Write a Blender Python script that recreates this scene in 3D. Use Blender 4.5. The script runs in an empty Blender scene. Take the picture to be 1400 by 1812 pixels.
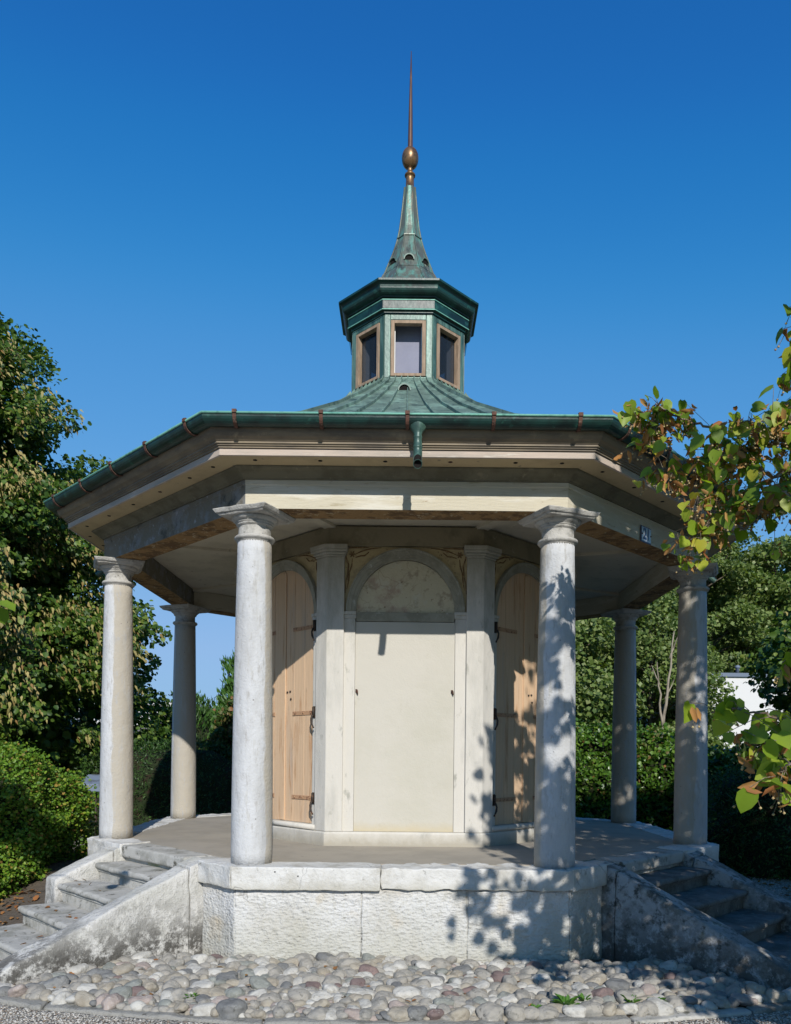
import bpy, bmesh, math, random
import numpy as np
from mathutils import Vector, Matrix, noise
R = math.radians
PI = math.pi
scn = bpy.context.scene
COL = scn.collection
# ------------------------------------------------------------------ camera
GZ = -0.66                                   # ground level; the pavilion floor is z = 0
CAM = Vector((0, -7.83, 0.755)); FPX = 1384.0
cd = bpy.data.cameras.new('camera'); cam = bpy.data.objects.new('camera', cd); COL.objects.link(cam)
roll = 0.0104
cam.matrix_world = Matrix(((math.cos(roll), -math.sin(roll), 0, CAM.x), (0, 0, -1, CAM.y),
                           (math.sin(roll), math.cos(roll), 0, CAM.z), (0, 0, 0, 1)))
cd.sensor_fit = 'VERTICAL'; cd.sensor_height = 24; cd.lens = FPX/1812*24
cd.shift_x = -15/1812; cd.shift_y = (1333-906)/1812
cd.clip_start = .05; cd.clip_end = 2000
scn.camera = cam
# ------------------------------------------------------------------ sky and sun
TRAVEL = Vector((-.25, 1.557, -.92))
w = bpy.data.worlds.new('World'); scn.world = w; w.use_nodes = True
nt = w.node_tree; nt.nodes.clear()
sky = nt.nodes.new('ShaderNodeTexSky'); sky.sky_type = 'NISHITA'; sky.sun_disc = False
sky.sun_elevation = math.atan2(.92, math.hypot(.25, 1.557)); sky.sun_rotation = math.atan2(.25, -1.557)
sky.altitude = 450; sky.air_density = 1.5; sky.dust_density = 0; sky.ozone_density = 8.0
def vscale(sock, f):
    v = nt.nodes.new('ShaderNodeVectorMath'); v.operation = 'SCALE'; v.inputs[3].default_value = f; nt.links.new(sock, v.inputs[0]); return v.outputs[0]
cv = nt.nodes.new('ShaderNodeRGBCurve')                 # tone response of the deep alpine blue
for ch, pts in ((0, [(0, 0), (.060, .013), (.0736, .021), (.112, .08), (.366, .287), (1, .30)]),
                (1, [(0, 0), (.133, .133), (.160, .188), (.24, .305), (.631, .491), (1, .52)]),
                (2, [(0, 0), (.287, .445), (.337, .533), (.48, .68), (.814, .80), (1, .86)])):
    c = cv.mapping.curves[ch]
    c.points[0].location = pts[0]; c.points[1].location = pts[-1]
    for p in pts[1:-1]: c.points.new(*p)
    for p in c.points: p.handle_type = 'AUTO_CLAMPED'
cv.mapping.update()
nt.links.new(vscale(sky.outputs[0], .1), cv.inputs['Color'])
bg = nt.nodes.new('ShaderNodeBackground'); bg.inputs['Strength'].default_value = .10
ow = nt.nodes.new('ShaderNodeOutputWorld')
nt.links.new(vscale(cv.outputs[0], 10), bg.inputs[0]); nt.links.new(bg.outputs[0], ow.inputs[0])
sd = bpy.data.lights.new('sun', 'SUN'); sd.energy = 4.8; sd.angle = R(.53); sd.color = (1, .96, .895)
sun = bpy.data.objects.new('sun', sd); COL.objects.link(sun); sun.location = (3, -20, 12)
sun.rotation_euler = TRAVEL.to_track_quat('-Z', 'Y').to_euler()
scn.view_settings.view_transform = 'Standard'; scn.view_settings.look = 'None'
scn.view_settings.exposure = 0.0; scn.view_settings.gamma = 1; scn.view_settings.use_curve_mapping = False
scn.render.engine = 'CYCLES'
scn.cycles.max_bounces = 6; scn.cycles.transparent_max_bounces = 8
rnd = random.Random(7)
npr = np.random.default_rng(5)

# ------------------------------------------------------------------ materials
def nodes(name):
    m = bpy.data.materials.new(name); m.use_nodes = True
    t = m.node_tree; b = t.nodes['Principled BSDF']
    return m, t, b
def ramp(t, fac, lo, hi):
    r = t.nodes.new('ShaderNodeMapRange'); r.inputs[1].default_value = lo; r.inputs[2].default_value = hi
    t.links.new(fac, r.inputs[0]); return r.outputs[0]
def mix(t, fac, a, b, mode='MIX'):
    x = t.nodes.new('ShaderNodeMix'); x.data_type = 'RGBA'; x.blend_type = mode
    if isinstance(fac, (int, float)): x.inputs[0].default_value = fac
    else: t.links.new(fac, x.inputs[0])
    for s, v in ((6, a), (7, b)):
        if isinstance(v, tuple): x.inputs[s].default_value = (*v, 1)
        else: t.links.new(v, x.inputs[s])
    return x.outputs[2]
def coord(t, scale=(1, 1, 1), world=False, off=(0, 0, 0)):
    c = t.nodes.new('ShaderNodeTexCoord') if not world else t.nodes.new('ShaderNodeNewGeometry')
    mp = t.nodes.new('ShaderNodeMapping'); mp.inputs['Scale'].default_value = scale; mp.inputs['Location'].default_value = off
    t.links.new(c.outputs['Position' if world else 'Object'], mp.inputs[0]); return mp.outputs[0]
def noi(t, vec, scale, detail=5, rough=.6, dist=0):
    n = t.nodes.new('ShaderNodeTexNoise'); n.inputs['Scale'].default_value = scale; n.inputs['Detail'].default_value = detail
    n.inputs['Roughness'].default_value = rough; n.inputs['Distortion'].default_value = dist
    t.links.new(vec, n.inputs['Vector']); return n.outputs[0]
def vor(t, vec, scale, feature='F1'):
    n = t.nodes.new('ShaderNodeTexVoronoi'); n.feature = feature; n.inputs['Scale'].default_value = scale
    t.links.new(vec, n.inputs['Vector']); return n
def mat(name, base, layers=(), rough=.85, bumps=(), world=True, spec=.3, metal=0, extra=None):
    """layers: (colour, scale, lo, hi, (sx,sy,sz)) noise-masked; bumps: (kind, scale, distance, (sx,sy,sz))"""
    m, t, b = nodes(name); K = .82; sc3 = lambda q: tuple(K*x for x in q)       # worn surfaces, a little darker than fresh paint
    c = sc3(base)
    for i, L in enumerate(layers):
        col, sc, lo, hi = L[:4]; st = L[4] if len(L) > 4 else (1, 1, 1)
        f = ramp(t, noi(t, coord(t, st, world, (i*3.7, i*1.3, i*7.1)), sc, 8, .65), lo, hi)
        c = mix(t, f, c, sc3(col))
    if extra: c = extra(t, c)
    if isinstance(c, tuple): b.inputs['Base Color'].default_value = (*c, 1)
    else: t.links.new(c, b.inputs['Base Color'])
    b.inputs['Roughness'].default_value = rough; b.inputs['Specular IOR Level'].default_value = spec; b.inputs['Metallic'].default_value = metal
    prev = None
    for kind, sc, dist, *st in bumps:
        v = coord(t, st[0] if st else (1, 1, 1), world)
        h = noi(t, v, sc, 6, .6) if kind == 'n' else vor(t, v, sc).outputs[0]
        if kind == 'p': h = ramp(t, h, .0, .25)
        bp = t.nodes.new('ShaderNodeBump'); bp.inputs['Distance'].default_value = dist; bp.inputs['Strength'].default_value = 1
        t.links.new(h, bp.inputs['Height'])
        if prev: t.links.new(prev, bp.inputs['Normal'])
        prev = bp.outputs[0]
    if prev: t.links.new(prev, b.inputs['Normal'])
    return m
def heightmask(t, z0, z1, sc=3, amp=.25):
    """1 below z0 fading to 0 at z1 (world height) broken up by noise: splash dirt, moss"""
    g = t.nodes.new('ShaderNodeNewGeometry'); s = t.nodes.new('ShaderNodeSeparateXYZ'); t.links.new(g.outputs['Position'], s.inputs[0])
    n = noi(t, coord(t, (1, 1, 1), True), sc, 6, .7)
    a = t.nodes.new('ShaderNodeMath'); a.operation = 'MULTIPLY_ADD'; a.inputs[1].default_value = amp*2; t.links.new(n, a.inputs[0]); t.links.new(s.outputs[2], a.inputs[2])
    return ramp(t, a.outputs[0], z1+amp, z0+amp)
def topstain(t, c):
    g = t.nodes.new('ShaderNodeNewGeometry'); s = t.nodes.new('ShaderNodeSeparateXYZ'); t.links.new(g.outputs['Position'], s.inputs[0])
    n = noi(t, coord(t, (1, 1, .4), True, (5, 5, 5)), 7, 7, .75); a = t.nodes.new('ShaderNodeMath'); a.operation = 'MULTIPLY_ADD'; a.inputs[1].default_value = 2.6
    t.links.new(n, a.inputs[0]); t.links.new(s.outputs[2], a.inputs[2])
    k = t.nodes.new('ShaderNodeMath'); k.operation = 'MULTIPLY'; k.inputs[1].default_value = .75; t.links.new(ramp(t, a.outputs[0], 3.0, 3.8), k.inputs[0])
    return mix(t, k.outputs[0], c, (.30, .29, .225))
def cracks(t, c, sc=2.2, w=.012, col=(.10, .09, .08), amount=.5):
    v = vor(t, mixvec(t, coord(t, (1, 1, 1), True), .35), sc, 'DISTANCE_TO_EDGE').outputs[0]
    f = ramp(t, v, w, 0)
    m_ = t.nodes.new('ShaderNodeMath'); m_.operation = 'MULTIPLY'; t.links.new(f, m_.inputs[0])
    t.links.new(ramp(t, noi(t, coord(t, (1, 1, 1), True, (9, 9, 9)), 1.7), .5, .6), m_.inputs[1])
    k = t.nodes.new('ShaderNodeMath'); k.operation = 'MULTIPLY'; k.inputs[1].default_value = amount; t.links.new(m_.outputs[0], k.inputs[0])
    return mix(t, k.outputs[0], c, col)
def mixvec(t, v, amt):
    n = t.nodes.new('ShaderNodeTexNoise'); n.inputs['Scale'].default_value = 3; n.inputs['Detail'].default_value = 4; t.links.new(v, n.inputs['Vector'])
    a = t.nodes.new('ShaderNodeVectorMath'); a.operation = 'MULTIPLY_ADD'; a.inputs[1].default_value = (amt,)*3
    t.links.new(n.outputs['Color'], a.inputs[0]); t.links.new(v, a.inputs[2]); return a.outputs[0]
def pits(t, c, sc=16, col=(.06, .06, .055), thr=.09, world=True, st=(1, 1, 1)):
    v = vor(t, coord(t, st, world), sc); f = ramp(t, v.outputs[0], thr, thr*.55)
    g = t.nodes.new('ShaderNodeSeparateColor'); t.links.new(v.outputs['Color'], g.inputs[0])
    k = t.nodes.new('ShaderNodeMath'); k.operation = 'MULTIPLY'; t.links.new(f, k.inputs[0]); t.links.new(ramp(t, g.outputs[0], .55, .7), k.inputs[1])
    return mix(t, k.outputs[0], c, col)

M = {}
def colx(t, c):                                   # limewash kept on the weather side (local +X faces outward), bare sandstone inside
    s = t.nodes.new('ShaderNodeSeparateXYZ'); t.links.new(coord(t, (1, 1, 1)), s.inputs[0])
    n = noi(t, coord(t, (1, 1, .35)), 7, 5, .6)
    a = t.nodes.new('ShaderNodeMath'); a.operation = 'MULTIPLY_ADD'; a.inputs[1].default_value = .10; t.links.new(n, a.inputs[0]); t.links.new(s.outputs[0], a.inputs[2])
    c = mix(t, ramp(t, a.outputs[0], .098, .086), c, (.40, .365, .305))
    c = mix(t, ramp(t, noi(t, coord(t, (1, 1, .2), False, (5, 2, 8)), 14, 6, .7), .56, .68), c, (.42, .41, .38))
    c = pits(t, c, 17, (.20, .19, .175), .105, False)
    c = mix(t, ramp(t, noi(t, coord(t, (1, 1, .25), False, (1, 7, 3)), 38, 5, .7), .555, .66), c, (.38, .37, .355))
    return c
M['column'] = mat('column_limewash', (.63, .635, .64), [((.52, .52, .515), 5, .45, .62, (1, 1, .3))], .8, [('n', 9, .010), ('n', 60, .004)], world=False, extra=colx)
M['capital'] = mat('capital_stone', (.52, .50, .46), [((.36, .345, .31), 12, .5, .62), ((.50, .48, .43), 20, .6, .68), ((.12, .12, .10), 30, .62, .7)], .9, [('n', 25, .008), ('n', 90, .004)])
def wallx(t, c):
    c = mix(t, ramp(t, noi(t, coord(t, (1, 1, .6), True, (4, 4, 4)), 30, 7, .8), .52, .62), c, (.47, .46, .42))
    c = mix(t, heightmask(t, -.74, -.20, 3.2, .30), c, (.42, .41, .35))
    c = mix(t, ramp(t, noi(t, coord(t, (1, 1, 1), True, (14, 4, 1)), 2.2, 4, .6), .60, .74), c, (.50, .43, .32))
    return cracks(t, c, 1.6, .008, (.2, .18, .16), .6)
M['plinth'] = mat('plinth_limewash', (.72, .715, .70), [((.58, .555, .50), 2.2, .48, .62)], .85, [('n', 3, .03), ('n', 19, .016, (1.3, 1, .8)), ('v', 37, .006, (.7, 1, 1.5)), ('n', 75, .006)], extra=wallx)
def copx(t, c):
    c = mix(t, heightmask(t, -.17, -.08, 9, .07), c, (.42, .40, .34))
    return cracks(t, pits(t, c, 12), 2.0, .01, (.15, .14, .12), .7)
M['coping'] = mat('coping_limewash', (.71, .70, .67), [((.54, .52, .47), 4, .5, .62), ((.40, .39, .36), 22, .6, .68)], .85, [('n', 6, .02), ('n', 45, .006)], extra=copx)
def chx(t, c):
    c = mix(t, ramp(t, noi(t, coord(t, (1, 1, 1), True, (2, 2, 2)), 30, 6, .8), .55, .63), c, (.35, .34, .31))
    f = heightmask(t, -.55, -.20, 4, .2)
    g = t.nodes.new('ShaderNodeMath'); g.operation = 'MULTIPLY'; t.links.new(f, g.inputs[0]); t.links.new(ramp(t, noi(t, coord(t, (1, 1, 1), True, (12, 2, 2)), 9, 8, .8), .42, .52), g.inputs[1])
    c = mix(t, g.outputs[0], c, (.095, .09, .08))
    return mix(t, ramp(t, noi(t, coord(t, (1, 1, .5), True, (31, 2, 2)), 1.6, 5, .6), .62, .72), c, (.36, .36, .20))
M['cheek'] = mat('stair_cheek_stone', (.68, .665, .63), [((.53, .52, .47), 3, .45, .65)], .88, [('n', 4, .02), ('n', 26, .012), ('n', 90, .005)], extra=chx)
M['step'] = mat('step_stone', (.52, .505, .465), [((.35, .34, .30), 5, .47, .60), ((.13, .125, .10), 13, .57, .66), ((.60, .58, .54), 9, .6, .7)], .88, [('n', 12, .010), ('n', 70, .004)])
M['step_dark'] = mat('shaded_step_stone', (.20, .20, .19), [((.12, .12, .105), 6, .45, .6), ((.30, .30, .28), 16, .60, .68)], .88, [('n', 12, .010), ('n', 70, .004)])  # step stone darkened to carry the deep shade on the right flight
M['cheek_dark'] = mat('lichened_shaded_cheek_stone', (.46, .46, .45), [((.20, .20, .18), 7, .46, .58), ((.10, .10, .09), 14, .52, .62), ((.55, .55, .54), 5, .6, .68)], .88, [('n', 4, .02), ('n', 26, .012), ('n', 90, .005)], extra=chx)  # lichen stains, and the right flight's shade painted into the stone colour
M['floor'] = mat('floor_screed', (.42, .375, .31), [((.36, .325, .27), 2, .45, .6), ((.30, .28, .24), 11, .62, .72)], .9, [('n', 20, .003)], extra=lambda t, c: cracks(t, c, .7, .006, (.25, .22, .18), .7))
M['render'] = mat('cream_render', (.60, .57, .50), [((.56, .535, .455), 1.6, .45, .65), ((.52, .49, .41), 5, .62, .75)], .9, [('n', 6, .006), ('n', 80, .0015)],
                  extra=lambda t, c: mix(t, heightmask(t, .12, .20, 5, .05), c, (.47, .41, .29)))
M['paint'] = mat('greyed_white_paint', (.66, .63, .57), [((.55, .53, .48), 5, .5, .65, (1, 1, .25)), ((.42, .41, .36), 14, .60, .70, (1, 1, .4))], .85, [('n', 18, .005, (1, 1, .3)), ('n', 90, .002)],
                 extra=lambda t, c: topstain(t, mix(t, heightmask(t, .02, .12, 11, .06), c, (.36, .33, .27))))
M['arch'] = mat('arch_paint', (.37, .36, .29), [((.29, .28, .22), 7, .5, .62), ((.56, .54, .47), 18, .6, .7)], .9, [('n', 30, .004)])
M['fresco'] = mat('faded_fresco', (.66, .60, .43), [((.50, .38, .29), 4.5, .50, .62), ((.46, .39, .28), 9, .56, .64), ((.66, .62, .48), 6, .58, .66), ((.30, .22, .15), 22, .63, .68)], .92, [('n', 14, .008)],
                  extra=lambda t, c: cracks(t, c, 7, .02, (.24, .16, .12), .8))
M['spandrel'] = mat('ochre_spandrel', (.56, .45, .25), [((.44, .35, .20), 10, .5, .62), ((.20, .14, .08), 30, .60, .68)], .9, [('n', 30, .004)])
M['relief'] = mat('relief_line', (.22, .14, .07), [((.40, .28, .14), 30, .5, .6)], .9)
M['ceiling'] = mat('ceiling_boards', (.68, .62, .49), [((.56, .51, .40), 3, .5, .65), ((.33, .29, .22), 13, .63, .7)], .9, [('n', 12, .003)])
M['frieze'] = mat('cream_beam_paint', (.62, .565, .44), [((.72, .68, .58), 3, .52, .62, (.5, .5, 3)), ((.46, .40, .28), 8, .58, .68, (.6, .6, 3))], .85, [('n', 22, .004, (.4, .4, 4))],
                  extra=lambda t, c: pits(t, mix(t, ramp(t, noi(t, coord(t, (.5, .5, 3), True, (3, 1, 9)), 26, 5, .7), .66, .70), c, (.25, .15, .08)), 9, (.2, .12, .07), .08, True, (.5, .5, 3)))
M['underbeam'] = mat('peeling_beam_underside', (.33, .205, .09), [((.16, .095, .045), 9, .48, .56), ((.50, .42, .28), 24, .60, .63)], .9, [('n', 30, .012)])
M['bedmould'] = mat('dark_bed_mould', (.21, .19, .13), [((.15, .135, .09), 6, .45, .6), ((.30, .26, .18), 13, .6, .7)], .8, [('n', 16, .003, (.5, .5, 3))])
M['frieze_dark'] = mat('stained_shaded_frieze', (.21, .19, .15), [((.25, .25, .245), 8, .5, .6), ((.36, .37, .38), 26, .60, .66), ((.08, .08, .07), 5, .56, .66)], .85, [('n', 22, .006)])  # mottled stains plus the shade of the left faces, painted into the colour
M['wall_frieze'] = mat('olive_wall_frieze', (.30, .26, .17), [((.22, .19, .12), 5, .48, .62), ((.40, .36, .27), 14, .6, .7)], .9, [('n', 22, .005)])
M['cornice'] = mat('cornice_cream', (.60, .47, .28), [((.50, .39, .235), 4, .5, .65), ((.27, .24, .18), 15, .62, .7)], .9, [('n', 14, .004, (.5, .5, 3))])
M['fascia'] = mat('pink_grey_fascia', (.58, .48, .40), [((.46, .40, .34), 3, .45, .6, (.5, .5, 3)), ((.66, .60, .52), 9, .58, .68, (.5, .5, 3))], .85, [('n', 20, .003, (.4, .4, 4))])
M['eaves'] = mat('grey_brown_eaves', (.27, .215, .145), [((.17, .14, .105), 5, .45, .6, (.5, .5, 2)), ((.36, .29, .19), 9, .6, .7)], .6, [('n', 20, .003)])
M['hole'] = mat('dark_hole', (.012, .01, .009), rough=1)
M['rust'] = mat('rust', (.14, .065, .045), [((.07, .04, .03), 30, .45, .6), ((.26, .19, .14), 45, .58, .68)], .8, [('n', 80, .002)])
M['iron'] = mat('dark_iron', (.05, .038, .030), [((.13, .06, .035), 50, .55, .65)], .65, [('n', 120, .001)])
M['copper_dark'] = mat('dark_green_copper', (.010, .050, .042), [((.005, .020, .018), 5, .45, .6), ((.03, .125, .095), 13, .58, .70), ((.12, .32, .25), 28, .68, .74)], .42, [('n', 25, .002)], metal=0, spec=.45)
def seamstain(t, c): return mix(t, ramp(t, noi(t, coord(t, (1, 1, .2), True, (8, 8, 2)), 24, 5, .6), .62, .72), c, (.17, .12, .06))
M['copper_roof'] = mat('weathered_roof_copper', (.135, .205, .165), [((.24, .38, .30), 5, .48, .62, (1, 1, .4)), ((.045, .085, .072), 9, .52, .66), ((.27, .46, .36), 34, .62, .70)], .52, [('n', 8, .006), ('n', 60, .001)], metal=.1, spec=.5)
M['copper_wall'] = mat('streaked_wall_copper', (.045, .10, .082), [((.13, .245, .195), 14, .46, .60, (1, 1, .12)), ((.03, .07, .06), 9, .56, .68, (1, 1, .3))], .42, [('n', 30, .002)], metal=.15, spec=.5)
M['copper_spire'] = mat('streaked_spire_copper', (.13, .145, .115), [((.13, .30, .24), 17, .48, .62, (1, 1, .10)), ((.05, .058, .05), 11, .54, .66, (1, 1, .2)), ((.34, .44, .32), 30, .62, .7, (1, 1, .1))], .42, [('n', 30, .002)], metal=.2, spec=.5, extra=seamstain)
M['copper_pale'] = mat('pale_verdigris', (.19, .46, .36), [((.10, .28, .22), 20, .5, .65), ((.30, .55, .45), 40, .6, .7)], .5, metal=.1)
M['brass'] = mat('tarnished_brass', (.30, .17, .075), [((.15, .085, .045), 15, .48, .6), ((.42, .30, .16), 30, .62, .7)], .38, metal=.6, spec=.5)
M['spike'] = mat('dark_bronze', (.10, .058, .05), [((.17, .09, .06), 30, .5, .6, (1, 1, .1))], .5, metal=.3)
M['winframe'] = mat('bleached_window_wood', (.40, .285, .195), [((.28, .20, .135), 20, .45, .6, (1, 1, .2)), ((.52, .37, .24), 40, .6, .7, (1, 1, .2))], .8)
M['mesh_pane'] = mat('wired_pane', (.27, .28, .365), [((.235, .245, .33), 6, .4, .7)], .6, [('v', 160, .0008)], spec=.2)
M['whitepost'] = mat('white_inner_post', (.78, .77, .74), rough=.7)
def woodx(t, c):
    s = t.nodes.new('ShaderNodeTexWave'); s.inputs['Scale'].default_value = 2; s.inputs['Distortion'].default_value = 6; s.inputs['Detail'].default_value = 4
    t.links.new(coord(t, (6, 6, .25), True), s.inputs['Vector'])
    k = t.nodes.new('ShaderNodeMath'); k.operation = 'MULTIPLY'; k.inputs[1].default_value = .13; t.links.new(s.outputs[1], k.inputs[0])
    return mix(t, k.outputs[0], c, (.40, .26, .15))
M['door'] = mat('buff_door_paint', (.74, .52, .335), [((.60, .46, .34), 7, .52, .66, (1, 1, .12)), ((.52, .29, .15), 18, .56, .68, (1, 1, .1)), ((.30, .22, .15), 40, .66, .72, (1, 1, .15))], .8, [('n', 30, .004, (1, 1, .1))], extra=woodx)
M['hinge'] = mat('painted_rusty_hinge', (.52, .31, .18), [((.22, .10, .06), 30, .52, .62)], .8, [('n', 60, .004)])
M['enamel'] = mat('pale_enamel', (.62, .68, .74), rough=.25, spec=.6)
M['enamel_blue'] = mat('dark_blue_enamel', (.02, .035, .11), rough=.3, spec=.6)
def glass(name):
    m, t, b = nodes(name); b.inputs['Base Color'].default_value = (.03, .035, .04, 1); b.inputs['Roughness'].default_value = .06
    tr = t.nodes.new('ShaderNodeBsdfTransparent'); tr.inputs[0].default_value = (.78, .80, .84, 1)
    mx = t.nodes.new('ShaderNodeMixShader'); mx.inputs[0].default_value = .38
    t.links.new(tr.outputs[0], mx.inputs[1]); t.links.new(b.outputs[0], mx.inputs[2]); t.links.new(mx.outputs[0], t.nodes['Material Output'].inputs[0]); return m
M['glass'] = glass('window_glass')
M['kerb'] = mat('kerb_stone', (.34, .33, .30), [((.19, .185, .16), 6, .5, .62), ((.55, .53, .49), 12, .6, .7), ((.14, .13, .11), 30, .6, .7)], .9, [('n', 20, .012), ('n', 80, .005)])
def gravx(t, c):
    v = vor(t, coord(t, (1, 1, 1), True), 75); s = t.nodes.new('ShaderNodeSeparateColor'); t.links.new(v.outputs['Color'], s.inputs[0])
    c = mix(t, ramp(t, s.outputs[0], .2, .9), c, (.56, .53, .47)); c = mix(t, ramp(t, s.outputs[1], .75, .85), c, (.36, .28, .21))
    return mix(t, ramp(t, v.outputs[0], .45, .7), c, (.10, .09, .075))
M['gravel'] = mat('gravel_ground', (.40, .375, .33), [], .95, [('v', 75, -.012), ('n', 6, .02)], extra=gravx)
M['soil'] = mat('damp_soil', (.13, .105, .08), [((.15, .12, .09), 20, .5, .6)], .95, [('n', 40, .02)])
M['grass'] = mat('grass', (.07, .12, .025), [((.11, .16, .035), 3, .45, .6), ((.16, .15, .06), 9, .62, .7)], .9, [('n', 60, .03)])
M['bark'] = mat('bark', (.12, .095, .07), [((.20, .17, .13), 9, .5, .6, (1, 1, .3)), ((.06, .05, .04), 14, .55, .65, (1, 1, .25))], .95, [('n', 14, .03, (1, 1, .25))])
M['deadwood'] = mat('pale_dead_wood', (.34, .29, .22), [((.18, .15, .11), 7, .5, .6, (1, 1, .3))], .9)
M['twig'] = mat('twig_bark', (.20, .15, .10), [((.36, .31, .25), 40, .5, .6)], .85)
def leafmat(name, cols, trans=.35, rough=.5, tcol=None, spec=.35):
    m, t, b = nodes(name)
    g = t.nodes.new('ShaderNodeNewGeometry'); r = t.nodes.new('ShaderNodeValToRGB')
    e = r.color_ramp.elements
    while len(e) < len(cols): e.new(.5)
    for i, (p, c) in enumerate(cols): e[i].position = p; e[i].color = (*c, 1)
    t.links.new(g.outputs['Random Per Island'], r.inputs[0])
    n = noi(t, coord(t, (1, 1, 1), True), .9, 3, .5)
    c = mix(t, ramp(t, n, .35, .7), r.outputs[0], mix(t, 1.0, r.outputs[0], (.72, .80, .60), 'MULTIPLY'))
    t.links.new(c, b.inputs['Base Color']); b.inputs['Roughness'].default_value = rough; b.inputs['Specular IOR Level'].default_value = spec
    tr = t.nodes.new('ShaderNodeBsdfTranslucent'); t.links.new(mix(t, 1.0, c, tcol or (1.6, 1.7, .5), 'MULTIPLY'), tr.inputs[0])
    mx = t.nodes.new('ShaderNodeMixShader'); mx.inputs[0].default_value = trans
    t.links.new(b.outputs[0], mx.inputs[1]); t.links.new(tr.outputs[0], mx.inputs[2]); t.links.new(mx.outputs[0], t.nodes['Material Output'].inputs[0])
    return m
M['lime_leaf'] = leafmat('lime_leaf', [(0, (.030, .070, .010)), (.5, (.065, .125, .016)), (.8, (.12, .19, .026)), (1, (.22, .26, .055))], .22)
M['lime_near'] = leafmat('lime_leaf_near', [(0, (.12, .20, .02)), (.5, (.22, .32, .03)), (.85, (.34, .42, .05)), (1, (.52, .44, .06))], .42, .45)
M['bract'] = leafmat('dry_bract', [(0, (.38, .31, .11)), (.6, (.48, .39, .17)), (1, (.32, .18, .06))], .3, .7, (1, .9, .6))
M['bract_near'] = leafmat('rusty_bract', [(0, (.42, .18, .05)), (.6, (.50, .28, .10)), (1, (.30, .11, .04))], .3, .7, (1.1, .9, .6))
M['fruit'] = mat('lime_fruit', (.50, .40, .20), [((.40, .22, .10), 60, .5, .6)], .8)
M['box_leaf'] = leafmat('box_leaf', [(0, (.06, .13, .012)), (.55, (.12, .23, .02)), (.88, (.21, .29, .03)), (.96, (.32, .24, .05)), (1, (.36, .18, .07))], .2)
M['hedge_leaf'] = leafmat('laurel_leaf', [(0, (.05, .12, .015)), (.6, (.09, .19, .022)), (1, (.19, .29, .05))], .28, .35, None, .5)
M['rust_leaf'] = leafmat('rust_tipped_leaf', [(0, (.035, .08, .015)), (.6, (.07, .12, .025)), (.8, (.15, .11, .04)), (1, (.28, .12, .05))], .2)
M['yew_leaf'] = leafmat('yew_needles', [(0, (.018, .05, .012)), (.6, (.04, .09, .018)), (1, (.07, .14, .03))], .1)
M['thuja_leaf'] = leafmat('thuja_spray', [(0, (.035, .10, .018)), (.6, (.06, .15, .025)), (1, (.10, .19, .04))], .15)
M['forest_leaf'] = leafmat('forest_leaf', [(0, (.075, .12, .035)), (.5, (.14, .195, .052)), (.85, (.22, .27, .085)), (1, (.30, .33, .15))], .25)
M['weed'] = leafmat('weed_leaf', [(0, (.07, .18, .03)), (1, (.14, .28, .05))], .3)
M['dead_leaf'] = leafmat('dead_leaf', [(0, (.28, .10, .03)), (.5, (.36, .18, .07)), (1, (.20, .08, .03))], .1, .8)
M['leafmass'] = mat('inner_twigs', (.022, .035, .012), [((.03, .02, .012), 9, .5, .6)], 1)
M['white_wall'] = mat('white_render', (.74, .73, .72), [((.66, .65, .64), .8, .5, .7)], .85)
M['roof_metal'] = mat('blue_grey_roof_edge', (.16, .20, .27), rough=.5)
M['grey_wall'] = mat('grey_shed_wall', (.22, .22, .23), [((.15, .15, .15), 4, .5, .6)], .8)
M['blue_paint'] = mat('blue_car_paint', (.03, .09, .30), rough=.25, spec=.6)
M['tyre'] = mat('tyre_rubber', (.02, .02, .02), rough=.9)
M['box_metal'] = mat('dull_sheet_metal', (.20, .25, .33), [((.13, .15, .18), 6, .5, .6)], .5)

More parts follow.
